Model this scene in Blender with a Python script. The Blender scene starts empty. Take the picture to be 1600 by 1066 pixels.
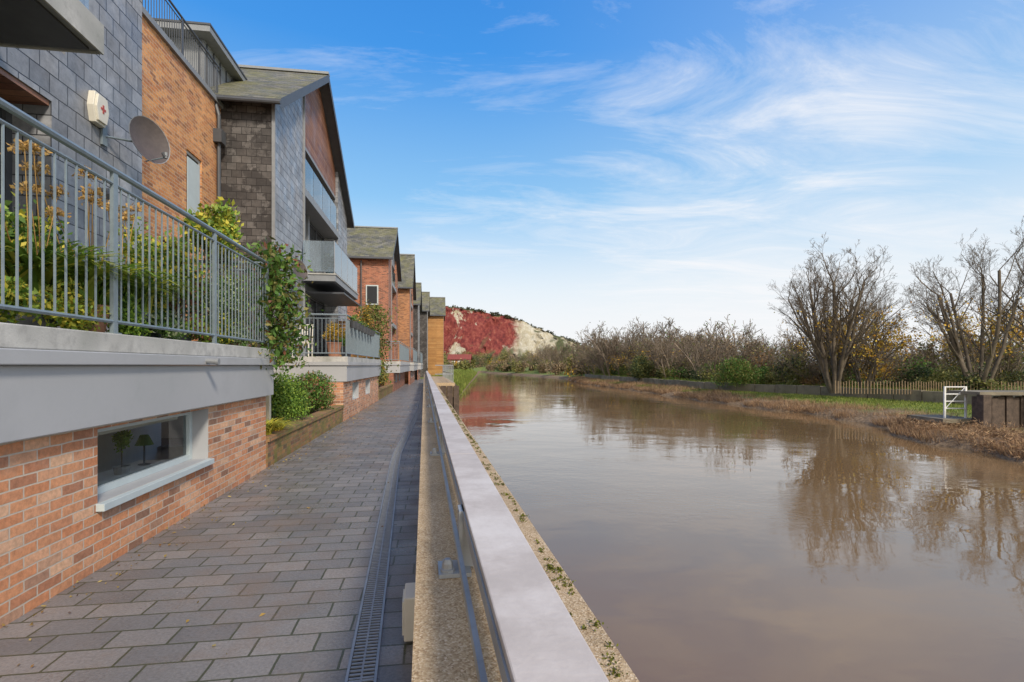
import bpy, math, random
import numpy as np
from mathutils import Vector, Matrix
R=math.radians
rng=np.random.default_rng(7); random.seed(7)
sc=bpy.context.scene
# ------------------------------------------------------------ materials
def nn(nt,t,**k):
    n=nt.nodes.new(t)
    for a,b in k.items(): setattr(n,a,b)
    return n
def mk(name,rough=.6,metal=0,spec=.5):
    m=bpy.data.materials.new(name); m.use_nodes=True
    b=m.node_tree.nodes['Principled BSDF']
    b.inputs['Roughness'].default_value=rough; b.inputs['Metallic'].default_value=metal
    b.inputs['Specular IOR Level'].default_value=spec
    return m,m.node_tree,b
def c4(c): return (c,c,c,1) if isinstance(c,(int,float)) else (c[0],c[1],c[2],1)
def ramp(nt,src,stops,interp='LINEAR'):
    r=nn(nt,'ShaderNodeValToRGB'); r.color_ramp.interpolation=interp
    e=r.color_ramp.elements
    while len(e)<len(stops): e.new(.5)
    for i,(p,c) in enumerate(stops):
        e[i].position=p; e[i].color=c4(c)
    nt.links.new(src,r.inputs[0]); return r.outputs[0]
def noise(nt,vec,scale,detail=4,rough=.6,dist=0):
    n=nn(nt,'ShaderNodeTexNoise'); n.inputs['Scale'].default_value=scale
    n.inputs['Detail'].default_value=detail; n.inputs['Roughness'].default_value=rough
    n.inputs['Distortion'].default_value=dist
    if vec is not None: nt.links.new(vec,n.inputs['Vector'])
    return n.outputs[0]
def mix(nt,f,a,b,mode='MIX'):
    n=nn(nt,'ShaderNodeMix',data_type='RGBA',blend_type=mode)
    for i,v in ((0,f),(6,a),(7,b)):
        if isinstance(v,bpy.types.NodeSocket): nt.links.new(v,n.inputs[i])
        elif i==0: n.inputs[0].default_value=v
        else: n.inputs[i].default_value=c4(v)
    return n.outputs[2]
def mth(nt,op,a,b=None,c=None):
    n=nn(nt,'ShaderNodeMath',operation=op)
    for i,v in enumerate((a,b,c)):
        if v is None: continue
        if isinstance(v,bpy.types.NodeSocket): nt.links.new(v,n.inputs[i])
        else: n.inputs[i].default_value=v
    return n.outputs[0]
def mrange(nt,src,a,b,c=0,d=1,smooth=False):
    n=nn(nt,'ShaderNodeMapRange')
    if smooth: n.interpolation_type='SMOOTHSTEP'
    nt.links.new(src,n.inputs[0])
    for i,v in ((1,a),(2,b),(3,c),(4,d)): n.inputs[i].default_value=v
    return n.outputs[0]
def pos(nt): return nn(nt,'ShaderNodeNewGeometry').outputs['Position']
def uvs(nt): return nn(nt,'ShaderNodeTexCoord').outputs['UV']
def bump(nt,b,h,strength=.3,dist=.01):
    n=nn(nt,'ShaderNodeBump'); n.inputs['Strength'].default_value=strength; n.inputs['Distance'].default_value=dist
    nt.links.new(h,n.inputs['Height']); nt.links.new(n.outputs[0],b.inputs['Normal'])
def simple(name,col,rough=.6,metal=0,var=.25,scale=6,bm=0,stain=None,spec=.5,det=5):
    m,nt,b=mk(name,rough,metal,spec); p=pos(nt)
    n1=noise(nt,p,scale,det,.65)
    d=tuple(x*(1-var) for x in col); l=tuple(min(1,x*(1+var)) for x in col)
    c=ramp(nt,n1,[(.3,d),(.7,l)])
    if stain:
        s=ramp(nt,noise(nt,p,scale*.25,6,.7),[(.48,0.0),(.66,1.0)])
        c=mix(nt,s,c,stain)
    nt.links.new(c,b.inputs['Base Color'])
    if bm: bump(nt,b,noise(nt,p,scale*8,3),bm,.01)
    return m
def brickmat(name,w,h,ms,stops,mortar,rough=.8,bstr=.5,stain=None,lap=False,stain_amt=(.5,.7),spec=.4,stain_scale=.6,grain=25,streak=False):
    m,nt,b=mk(name,rough,0,spec); u=uvs(nt); p=pos(nt)
    br=nn(nt,'ShaderNodeTexBrick'); br.offset=.5
    for k,v in (('Scale',1),('Mortar Size',ms),('Mortar Smooth',.15),('Bias',0),('Brick Width',w),('Row Height',h)): br.inputs[k].default_value=v
    br.inputs['Color1'].default_value=(0,0,0,1); br.inputs['Color2'].default_value=(1,1,1,1); br.inputs['Mortar'].default_value=(.5,.5,.5,1)
    wob=nn(nt,'ShaderNodeTexNoise'); wob.inputs['Scale'].default_value=9; nt.links.new(u,wob.inputs['Vector'])
    ma=nn(nt,'ShaderNodeVectorMath',operation='MULTIPLY_ADD'); nt.links.new(wob.outputs['Color'],ma.inputs[0]); ma.inputs[1].default_value=(.012*h/.08,)*3 if h<.15 else (.010,)*3; nt.links.new(u,ma.inputs[2])
    nt.links.new(ma.outputs[0],br.inputs['Vector'])
    c=ramp(nt,br.outputs['Color'],stops)
    g=noise(nt,p,grain,4,.7)
    gg=ramp(nt,g,[(.25,.68),(.75,1.26)])
    c=mix(nt,1.0,c,gg,'MULTIPLY')
    big=ramp(nt,noise(nt,p,.9,4),[(.3,.80),(.7,1.14)])
    c=mix(nt,1.0,c,big,'MULTIPLY')
    c=mix(nt,br.outputs['Fac'],c,mortar)
    if stain:
        s=ramp(nt,noise(nt,p,stain_scale,7,.72),[(stain_amt[0],0.0),(stain_amt[1],.85)])
        if streak: s=mth(nt,'MULTIPLY',s,mrange(nt,br.outputs['Color'],.25,.6,.35,1))
        c=mix(nt,s,c,stain)
    nt.links.new(c,b.inputs['Base Color'])
    hgt=mth(nt,'SUBTRACT',mth(nt,'MULTIPLY',g,.35),br.outputs['Fac'])
    if lap:
        sx=nn(nt,'ShaderNodeSeparateXYZ'); nt.links.new(ma.outputs[0],sx.inputs[0])
        fr=mth(nt,'FRACT',mth(nt,'DIVIDE',sx.outputs[1],h))
        hgt=mth(nt,'SUBTRACT',mth(nt,'SUBTRACT',hgt,mth(nt,'MULTIPLY',fr,.9)),mth(nt,'MULTIPLY',br.outputs['Color'],.3))
    else:
        hgt=mth(nt,'ADD',hgt,mth(nt,'MULTIPLY',br.outputs['Color'],.2))
    bump(nt,b,hgt,bstr,.012)
    rr=ramp(nt,noise(nt,p,1.6,5),[(.35,max(.22,rough-.25)),(.65,min(1,rough+.1))]); nt.links.new(rr,b.inputs['Roughness'])
    return m
M={}
M['brick']=brickmat('brick_buff_red',.225,.075,.006,[(0,(.26,.15,.10)),(.12,(.50,.22,.12)),(.35,(.68,.33,.17)),(.6,(.60,.25,.12)),(.85,(.74,.45,.28)),(1,(.38,.21,.14))],(.56,.48,.39),.85,.6,stain=(.45,.36,.28),stain_amt=(.55,.95),stain_scale=1.5)
M['brick_orange']=brickmat('brick_orange',.225,.075,.006,[(0,(.32,.14,.07)),(.2,(.64,.28,.10)),(.55,(.74,.36,.14)),(.8,(.56,.22,.08)),(1,(.42,.18,.09))],(.55,.43,.31),.85,.5)
M['brick_red']=brickmat('brick_red',.225,.075,.006,[(0,(.16,.065,.045)),(.4,(.36,.13,.075)),(.8,(.44,.17,.095)),(1,(.25,.09,.06))],(.36,.29,.22),.85,.5)
M['brick_brown']=brickmat('brick_brown',.225,.075,.006,[(0,(.2,.09,.045)),(.4,(.44,.19,.08)),(.8,(.50,.23,.10)),(1,(.3,.13,.07))],(.38,.3,.22),.85,.5)
M['brick_moss']=brickmat('brick_mossy',.225,.075,.006,[(0,(.14,.09,.06)),(.4,(.34,.16,.08)),(.8,(.42,.21,.10)),(1,(.22,.12,.08))],(.24,.2,.12),.9,.6,stain=(.19,.19,.04),stain_amt=(.42,.62),stain_scale=3)
M['slate']=brickmat('slate_cladding',.30,.24,.007,[(0,(.21,.215,.23)),(.5,(.275,.28,.295)),(1,(.35,.355,.37))],(.045,.046,.05),.5,.9,lap=True,spec=.5,grain=8)
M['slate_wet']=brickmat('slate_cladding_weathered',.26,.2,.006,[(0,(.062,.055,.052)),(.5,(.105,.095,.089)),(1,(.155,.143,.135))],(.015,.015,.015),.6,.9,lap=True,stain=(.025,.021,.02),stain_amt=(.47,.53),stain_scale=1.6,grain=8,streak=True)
M['roof']=brickmat('roof_slates_mossy',.3,.22,.006,[(0,(.08,.082,.07)),(.5,(.135,.13,.11)),(1,(.19,.18,.15))],(.03,.03,.025),.8,.8,lap=True,stain=(.19,.18,.05),stain_amt=(.40,.75),stain_scale=1.2)
M['pavers']=brickmat('block_paving',.34,.2,.007,[(0,(.165,.158,.155)),(.35,(.195,.188,.183)),(.7,(.22,.21,.204)),(1,(.26,.24,.225))],(.065,.072,.04),.48,.8,stain=(.215,.150,.105),stain_amt=(.50,.74),stain_scale=.7,grain=55,spec=.5)
M['wood']=brickmat('timber_cladding',3.5,.14,.006,[(0,(.2,.08,.05)),(.5,(.27,.12,.07)),(1,(.33,.155,.09))],(.04,.03,.02),.6,.4)
M['wood_orange']=brickmat('larch_cladding',3.5,.14,.006,[(0,(.36,.17,.05)),(.5,(.44,.22,.07)),(1,(.52,.28,.1))],(.12,.06,.02),.6,.4)
M['slab']=simple('terrace_slab_grey',(.41,.415,.425),.5,0,.08,2.2,.05,stain=(.34,.35,.355))
M['coping']=simple('coping_stone',(.47,.46,.43),.7,0,.25,9,.2,stain=(.32,.32,.29))
M['rail_grey']=simple('painted_steel_grey',(.22,.27,.30),.42,.2,.12,14)
M['galv']=simple('galvanised_steel',(.36,.38,.40),.45,.35,.14,18,.05,stain=(.27,.28,.29))
M['grate']=simple('drain_grate_steel',(.34,.35,.36),.5,.3,.15,18)
M['railtop']=simple('handrail_pale_weathered',(.48,.435,.405),.6,.0,.09,6,.12,stain=(.60,.565,.54),spec=.3)
M['dark']=simple('dark_grey_trim',(.07,.074,.082),.5,0,.15,5)
M['greytrim']=simple('zinc_trim',(.24,.25,.26),.5,0,.12,5)
M['white']=simple('white_paint',(.72,.72,.70),.45,0,.06,5)
M['frame']=simple('window_frame_pale_blue',(.50,.57,.58),.45,0,.05,5)
M['soil']=simple('soil',(.07,.05,.03),.95,0,.4,12,.5)
M['terra']=simple('terracotta',(.42,.2,.12),.8,0,.2,10)
M['room']=simple('room_interior',(.6,.53,.42),.8,0,.2,2)
M['stone']=simple('river_wall_stone',(.21,.18,.13),.9,0,.4,2,.5,stain=(.10,.095,.05))
M['fence']=simple('weathered_paling',(.24,.17,.10),.9,0,.3,3)
M['timber']=simple('old_timber',(.085,.06,.045),.85,0,.45,6,.4)
M['black']=simple('black_void',(.008,.008,.008),.9)
M['dish']=simple('dish_grey_brown',(.095,.075,.068),.6,0,.16,8)
M['cream']=simple('cream_plastic',(.68,.64,.54),.45,0,.06,6)
M['redp']=simple('red_mark',(.42,.06,.04),.5,0,.05,6)
M['redroof']=simple('red_roof',(.22,.05,.035),.8,0,.2,2)
M['bark']=simple('bark',(.125,.098,.07),.9,0,.4,3,0,det=2)
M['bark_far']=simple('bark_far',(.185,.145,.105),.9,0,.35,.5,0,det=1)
def aggregate():
    m,nt,b=mk('exposed_aggregate_concrete',.85,0,.35); p=pos(nt)
    v=nn(nt,'ShaderNodeTexVoronoi'); v.inputs['Scale'].default_value=190; nt.links.new(p,v.inputs['Vector'])
    sx=nn(nt,'ShaderNodeSeparateColor'); nt.links.new(v.outputs['Color'],sx.inputs[0])
    c=ramp(nt,sx.outputs[0],[(0,(.28,.185,.10)),(.3,(.43,.31,.18)),(.75,(.50,.38,.24)),(1,(.64,.52,.37))])
    big=ramp(nt,noise(nt,p,2.0,6,.7),[(.3,.80),(.7,1.12)]); c=mix(nt,1.0,c,big,'MULTIPLY')
    s=ramp(nt,noise(nt,p,6,6,.75),[(.56,0.0),(.72,.6)]); c=mix(nt,s,c,(.16,.13,.08))
    nt.links.new(c,b.inputs['Base Color']); bump(nt,b,v.outputs['Distance'],.4,.005); return m
M['agg']=aggregate()
def glass_mat(name,tint,tf,gl=.08):
    m=bpy.data.materials.new(name); m.use_nodes=True; nt=m.node_tree; nt.nodes.clear()
    o=nn(nt,'ShaderNodeOutputMaterial'); t=nn(nt,'ShaderNodeBsdfTransparent'); t.inputs[0].default_value=c4(tint)
    d=nn(nt,'ShaderNodeBsdfDiffuse'); d.inputs[0].default_value=c4(tint)
    g=nn(nt,'ShaderNodeBsdfGlossy'); g.inputs['Roughness'].default_value=.02
    a=nn(nt,'ShaderNodeMixShader'); a.inputs[0].default_value=tf; nt.links.new(t.outputs[0],a.inputs[1]); nt.links.new(d.outputs[0],a.inputs[2])
    lw=nn(nt,'ShaderNodeFresnel'); lw.inputs[0].default_value=1.5
    f=mth(nt,'ADD',lw.outputs[0],gl)
    e=nn(nt,'ShaderNodeMixShader'); nt.links.new(f,e.inputs[0]); nt.links.new(a.outputs[0],e.inputs[1]); nt.links.new(g.outputs[0],e.inputs[2])
    nt.links.new(e.outputs[0],o.inputs[0]); return m
M['glass']=glass_mat('window_glass',(.92,.95,.95),.01,.0)
M['glass_bal']=glass_mat('balustrade_glass',(.70,.82,.90),.2,.14)
m,nt,b=mk('glazing_dark',.05,0,.8); b.inputs['Base Color'].default_value=(.045,.05,.055,1); M['glz']=m
def leafmat(name,stops,rough=.55,trans=.25,ns=1.3):
    m,nt,b=mk(name,rough,0,.3); g=nn(nt,'ShaderNodeNewGeometry')
    c=ramp(nt,g.outputs['Random Per Island'],stops)
    bg=ramp(nt,noise(nt,g.outputs['Position'],ns,2),[(.3,.62),(.7,1.3)]); c=mix(nt,1.0,c,bg,'MULTIPLY')
    nt.links.new(c,b.inputs['Base Color'])
    o=nt.nodes['Material Output']; t=nn(nt,'ShaderNodeBsdfTranslucent'); nt.links.new(c,t.inputs[0])
    ms=nn(nt,'ShaderNodeMixShader'); ms.inputs[0].default_value=trans
    nt.links.new(b.outputs[0],ms.inputs[1]); nt.links.new(t.outputs[0],ms.inputs[2]); nt.links.new(ms.outputs[0],o.inputs[0])
    return m
M['lf_green']=leafmat('leaves_green',[(0,(.05,.11,.02)),(.5,(.10,.20,.035)),(1,(.18,.29,.055))])
M['lf_bright']=leafmat('leaves_bright_green',[(0,(.11,.21,.03)),(.5,(.22,.36,.05)),(1,(.38,.48,.08))])
M['lf_yel']=leafmat('leaves_yellow_green',[(0,(.26,.30,.04)),(.5,(.5,.48,.06)),(1,(.72,.6,.08))])
M['lf_dark']=leafmat('leaves_dark',[(0,(.03,.055,.02)),(.5,(.065,.095,.035)),(1,(.12,.15,.05))])
M['lf_red']=leafmat('leaves_reddish',[(0,(.16,.05,.035)),(.5,(.28,.11,.06)),(1,(.25,.22,.07))])
M['lf_autumn']=leafmat('leaves_autumn',[(0,(.45,.22,.03)),(.4,(.70,.40,.05)),(.8,(.80,.55,.08)),(1,(.50,.44,.09))])
M['lf_olive']=leafmat('leaves_olive',[(0,(.11,.12,.03)),(.5,(.20,.20,.055)),(1,(.32,.28,.085))],ns=.4)
M['lf_rust']=leafmat('leaves_rust',[(0,(.18,.09,.035)),(.5,(.30,.17,.065)),(1,(.40,.26,.10))],ns=.4)
M['lf_pale']=leafmat('leaves_variegated',[(0,(.12,.2,.06)),(.5,(.3,.38,.16)),(1,(.66,.68,.5))])
M['lf_brown']=leafmat('leaves_brown',[(0,(.15,.10,.055)),(.5,(.25,.175,.10)),(1,(.36,.27,.15))],ns=.4)
M['lf_far']=leafmat('scrub_hilltop',[(0,(.05,.055,.03)),(1,(.12,.12,.06))])
M['strap']=leafmat('strap_leaves',[(0,(.10,.20,.025)),(.6,(.22,.34,.045)),(1,(.55,.52,.08))],.45)
M['seed']=leafmat('seedheads',[(0,(.42,.24,.07)),(1,(.66,.44,.16))])
M['reed']=leafmat('dry_reeds',[(0,(.20,.12,.065)),(.5,(.38,.235,.13)),(1,(.52,.36,.20))],.8)
M['grassb']=leafmat('grass_blades',[(0,(.12,.16,.03)),(.5,(.21,.28,.045)),(1,(.36,.36,.10))],.8)
M['moss']=leafmat('moss_tufts',[(0,(.07,.08,.012)),(1,(.19,.20,.03))],.95)
M['litter']=leafmat('fallen_leaves_mat',[(0,(.2,.1,.04)),(.5,(.4,.28,.08)),(1,(.5,.4,.15))],.8)
def groundmat():
    m,nt,b=mk('bank_grass_mud',.95,0,.2); p=pos(nt)
    sx=nn(nt,'ShaderNodeSeparateXYZ'); nt.links.new(p,sx.inputs[0])
    n1=noise(nt,p,.5,5,.7); n2=noise(nt,p,7,4,.7)
    c=ramp(nt,n1,[(.30,(.27,.22,.10)),(.44,(.18,.21,.06)),(.65,(.15,.22,.045))])
    mud=ramp(nt,n2,[(.3,(.15,.10,.06)),(.7,(.29,.21,.13))])
    f=mrange(nt,mth(nt,'ADD',sx.outputs[2],mth(nt,'MULTIPLY',n1,.5)),-.58,-.46)
    c=mix(nt,f,mud,c)
    g=ramp(nt,n2,[(.25,.65),(.75,1.25)]); c=mix(nt,1.0,c,g,'MULTIPLY')
    nt.links.new(c,b.inputs['Base Color']); bump(nt,b,n2,.8,.08); return m
M['ground']=groundmat()
def watermat():
    m,nt,b=mk('muddy_river_water',.04,0,.5); p=pos(nt); b.inputs['IOR'].default_value=1.62
    mp=nn(nt,'ShaderNodeMapping'); nt.links.new(p,mp.inputs[0]); mp.inputs['Scale'].default_value=(.8,1.1,1); mp.inputs['Rotation'].default_value=(0,0,R(8))
    c=ramp(nt,noise(nt,mp.outputs[0],.12,4,.5,.3),[(.3,(.175,.105,.048)),(.7,(.22,.145,.075))]); nt.links.new(c,b.inputs['Base Color'])
    a=noise(nt,mp.outputs[0],.8,2,.4,.2); d=noise(nt,mp.outputs[0],5.5,3,.6,.5)
    patch=ramp(nt,noise(nt,mp.outputs[0],.13,5,.65,.5),[(.46,.06),(.60,1.0)])
    h=mth(nt,'ADD',mth(nt,'MULTIPLY',a,.5),mth(nt,'MULTIPLY',mth(nt,'MULTIPLY',d,.26),patch))
    bump(nt,b,h,.22,.10)
    rr=ramp(nt,patch,[(0,.015),(1,.06)]); nt.links.new(rr,b.inputs['Roughness']); return m
M['water']=watermat()
def hillmat():
    m,nt,b=mk('chalk_hill',.95,0,.1); p=pos(nt)
    sx=nn(nt,'ShaderNodeSeparateXYZ'); nt.links.new(p,sx.inputs[0])
    mp=nn(nt,'ShaderNodeMapping'); nt.links.new(p,mp.inputs[0]); mp.inputs['Scale'].default_value=(1,.4,.6); mp.inputs['Rotation'].default_value=(0,R(35),0)
    n1=noise(nt,mp.outputs[0],.07,7,.72,.6); n2=noise(nt,mp.outputs[0],.5,6,.78)
    red=ramp(nt,n2,[(.3,(.06,.012,.010)),(.47,(.20,.026,.020)),(.60,(.32,.075,.05)),(.72,(.34,.21,.11))])
    chalk=ramp(nt,n2,[(.25,(.28,.22,.12)),(.45,(.50,.44,.30)),(.62,(.66,.62,.50)),(.8,(.80,.77,.68))])
    grn=ramp(nt,n2,[(.3,(.05,.06,.02)),(.7,(.14,.15,.05))])
    xr=mth(nt,'ADD',sx.outputs[0],mth(nt,'MULTIPLY',n1,30))
    mr=mrange(nt,xr,15,21)
    gaps=ramp(nt,n1,[(.57,0.0),(.61,1.0)]) 
    f=mth(nt,'MAXIMUM',mr,gaps)
    c=mix(nt,f,red,chalk)
    g=nn(nt,'ShaderNodeNewGeometry'); sn=nn(nt,'ShaderNodeSeparateXYZ'); nt.links.new(g.outputs['Normal'],sn.inputs[0])
    c=mix(nt,mrange(nt,mth(nt,'ADD',sn.outputs[2],mth(nt,'MULTIPLY',n1,.25)),.93,1.0),c,grn)
    c=mix(nt,mrange(nt,mth(nt,'ADD',sx.outputs[2],mth(nt,'MULTIPLY',n1,10)),10,13,1,0),c,grn)
    c=mix(nt,.05,c,(.40,.42,.45))  # pale distance haze painted into the hill colour
    nt.links.new(c,b.inputs['Base Color']); bump(nt,b,n2,1.0,2.0); return m
M['hill']=hillmat()

# ------------------------------------------------------------ mesh helpers
class Fr:
    def __init__(s,deg,off=(0,0,0)): s.c=math.cos(R(deg)); s.s=math.sin(R(deg)); s.o=off
    def __call__(s,p): return (p[0]*s.c-p[1]*s.s+s.o[0], p[0]*s.s+p[1]*s.c+s.o[1], p[2]+s.o[2])
    def arr(s,a):
        a=np.asarray(a,float).reshape(-1,3)
        return np.stack([a[:,0]*s.c-a[:,1]*s.s+s.o[0],a[:,0]*s.s+a[:,1]*s.c+s.o[1],a[:,2]+s.o[2]],1)
B=Fr(8.39); P=Fr(9.72); W=Fr(0)
class MB:
    def __init__(s,fr=W): s.v=[];s.f=[];s.m=[];s.uv=[];s.mats=[];s.fr=fr
    def mi(s,k):
        if k not in s.mats: s.mats.append(k)
        return s.mats.index(k)
    def face(s,pts,mat,uv=None):
        pts=[tuple(p) for p in pts]
        if uv is None:
            a,b_,c=Vector(pts[0]),Vector(pts[1]),Vector(pts[2]); n=(b_-a).cross(c-a)
            ax=(abs(n.x),abs(n.y),abs(n.z)); k=ax.index(max(ax))
            if k==0: uv=[(p[1],p[2]) for p in pts]
            elif k==1: uv=[(p[0],p[2]) for p in pts]
            else: uv=[(p[0],p[1]) for p in pts]
        i=len(s.v); s.v+= [s.fr(p) for p in pts]; s.f.append(tuple(range(i,i+len(pts)))); s.m.append(s.mi(mat)); s.uv+=uv
    def box(s,x0,x1,y0,y1,z0,z1,mat):
        if x0>x1:x0,x1=x1,x0
        if y0>y1:y0,y1=y1,y0
        if z0>z1:z0,z1=z1,z0
        a=[(x0,y0,z0),(x1,y0,z0),(x1,y1,z0),(x0,y1,z0),(x0,y0,z1),(x1,y0,z1),(x1,y1,z1),(x0,y1,z1)]
        for q in ((3,2,1,0),(4,5,6,7),(0,1,5,4),(1,2,6,5),(2,3,7,6),(3,0,4,7)): s.face([a[i] for i in q],mat)
    def cyl(s,p0,p1,r,mat,n=8,r1=None,cap=True):
        p0,p1=Vector(p0),Vector(p1); d=(p1-p0).normalized(); r1=r if r1 is None else r1
        u=d.cross(Vector((0,0,1))) if abs(d.z)<.9 else d.cross(Vector((1,0,0))); u.normalize(); w=d.cross(u)
        A=[];C=[]
        for i in range(n):
            t=2*math.pi*i/n; o=u*math.cos(t)+w*math.sin(t); A.append(p0+o*r); C.append(p1+o*r1)
        for i in range(n):
            j=(i+1)%n; s.face([A[j],A[i],C[i],C[j]],mat)
        if cap: s.face(A,mat); s.face(C[::-1],mat)
    def lathe(s,base,prof,mat,n=14,axis=(0,0,1)):
        ax=Vector(axis).normalized(); u=ax.cross(Vector((0,0,1))) if abs(ax.z)<.9 else ax.cross(Vector((1,0,0))); u.normalize(); w=ax.cross(u); b0=Vector(base)
        rings=[[b0+ax*h+(u*math.cos(2*math.pi*i/n)+w*math.sin(2*math.pi*i/n))*r for i in range(n)] for r,h in prof]
        for a,c in zip(rings,rings[1:]):
            for i in range(n):
                j=(i+1)%n; s.face([a[i],a[j],c[j],c[i]],mat)
    def obj(s,name,parent=None,bevel=0,smooth=False):
        v=np.array(s.v); ctr=(v.min(0)+v.max(0))/2; ctr[2]=v[:,2].min()
        me=bpy.data.meshes.new(name); me.from_pydata((v-ctr).tolist(),[],s.f)
        for k in s.mats: me.materials.append(M[k])
        me.polygons.foreach_set('material_index',s.m)
        ul=me.uv_layers.new(name='UVMap'); ul.data.foreach_set('uv',np.array(s.uv,float).ravel())
        if smooth: me.polygons.foreach_set('use_smooth',[True]*len(s.f))
        me.update()
        o=bpy.data.objects.new(name,me); sc.collection.objects.link(o); o.location=ctr
        if bevel:
            w=o.modifiers.new('w','WELD'); w.merge_threshold=.0005
            bv=o.modifiers.new('b','BEVEL'); bv.width=bevel; bv.segments=2; bv.limit_method='ANGLE'
        if parent: o.parent=parent; o.location=Vector(ctr)-parent.location
        return o
class Thing:
    def __init__(s,name,loc,fr=W):
        s.fr=fr; s.e=bpy.data.objects.new(name,None); sc.collection.objects.link(s.e); s.e.location=fr(loc); s.e.empty_display_size=.3; s.parts={}
    def p(s,n):
        if n not in s.parts: s.parts[n]=MB(s.fr)
        return s.parts[n]
    def add(s,n,o):
        o.name=n; o.parent=s.e; o.location=Vector(o.location)-s.e.location
    def done(s,bevels={}):
        for n,mb in s.parts.items():
            if mb.v: mb.obj(n,s.e,bevels.get(n,0))
def npmesh(name,groups,smooth=False):
    vs=[];loops=[];starts=[];mi=[];mats=[];off=0;ls=0
    for v,f,k in groups:
        if len(f)==0: continue
        if k not in mats: mats.append(k)
        v=np.asarray(v,float); f=np.asarray(f,int)
        vs.append(v); loops.append((f+off).ravel()); K=f.shape[1]
        starts.append(ls+np.arange(len(f))*K); mi.append(np.full(len(f),mats.index(k)))
        off+=len(v); ls+=f.size
    v=np.concatenate(vs); ctr=(v.min(0)+v.max(0))/2; ctr[2]=v[:,2].min(); v=v-ctr
    loops=np.concatenate(loops); starts=np.concatenate(starts); mi=np.concatenate(mi)
    me=bpy.data.meshes.new(name); me.vertices.add(len(v)); me.vertices.foreach_set('co',v.ravel())
    me.loops.add(len(loops)); me.loops.foreach_set('vertex_index',loops.astype(np.int32))
    me.polygons.add(len(starts)); me.polygons.foreach_set('loop_start',starts.astype(np.int32))
    for k in mats: me.materials.append(M[k])
    me.polygons.foreach_set('material_index',mi.astype(np.int32))
    me.update(calc_edges=True)
    o=bpy.data.objects.new(name,me); sc.collection.objects.link(o); o.location=ctr
    return o
def leaves(pts,size,asp=.5,var=.4,up=0.0):
    pts=np.asarray(pts,float); n=len(pts)
    a=rng.normal(size=(n,3)); a[:,2]+=up; a/=np.linalg.norm(a,axis=1)[:,None]
    t=rng.normal(size=(n,3)); b_=np.cross(a,t); b_/=np.linalg.norm(b_,axis=1)[:,None]
    s=size*(1+rng.uniform(-var,var,n))[:,None]
    nrm=np.cross(a,b_)
    v=np.stack([pts,pts+a*s*.5+b_*s*asp*.5+nrm*s*.08,pts+a*s,pts+a*s*.5-b_*s*asp*.5+nrm*s*.08],1).reshape(-1,3)
    return v,np.arange(4*n).reshape(-1,4)
def cloud(c,rad,n,shell=.55,clump=9):
    c=np.array(c,float); rad=np.array(rad,float)
    cc=rng.normal(size=(clump,3)); cc/=np.linalg.norm(cc,axis=1)[:,None]; cc*=rng.uniform(.25,.72,clump)[:,None]
    k=rng.integers(0,clump,n); d=rng.normal(size=(n,3)); d/=np.linalg.norm(d,axis=1)[:,None]
    rr=rng.uniform(shell,1,n)[:,None]*.48
    p=cc[k]+d*rr
    return c+p*rad
def strips(base,dirs,L,w,curve,seg=4):
    n=len(base); out=[]
    side=np.stack([-dirs[:,1],dirs[:,0],np.zeros(n)],1)
    for i in range(seg+1):
        t=i/seg
        ang=curve*t
        h=np.sin(np.minimum(ang,2.6)*.5+.15)*t*L*.75
        z=L*(t*np.cos(.35*ang)-.55*t*t*curve/2.0)
        c=base+np.stack([dirs[:,0]*h,dirs[:,1]*h,z],1)
        ww=(w*(1-t**2*.95))[:,None]*.5
        out.append(c-side*ww); out.append(c+side*ww)
    v=np.stack(out,1); K=2*(seg+1)
    f=[]
    for i in range(seg): f.append(np.stack([np.arange(n)*K+2*i,np.arange(n)*K+2*i+1,np.arange(n)*K+2*i+3,np.arange(n)*K+2*i+2],1))
    return v.reshape(-1,3),np.concatenate(f)
def rdirs(n):
    t=rng.uniform(0,2*math.pi,n); return np.stack([np.cos(t),np.sin(t)],1)
def blades(pts,h,w,lean=.35):
    n=len(pts); d=rdirs(n); hh=h*rng.uniform(.5,1.2,n)
    side=np.stack([-d[:,1],d[:,0],np.zeros(n)],1)*w*.5
    tip=pts+np.stack([d[:,0]*hh*lean*rng.uniform(0,1.6,n),d[:,1]*hh*lean*rng.uniform(0,1.6,n),hh],1)
    return np.stack([pts-side,pts+side,tip],1).reshape(-1,3),np.arange(3*n).reshape(-1,3)
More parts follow.
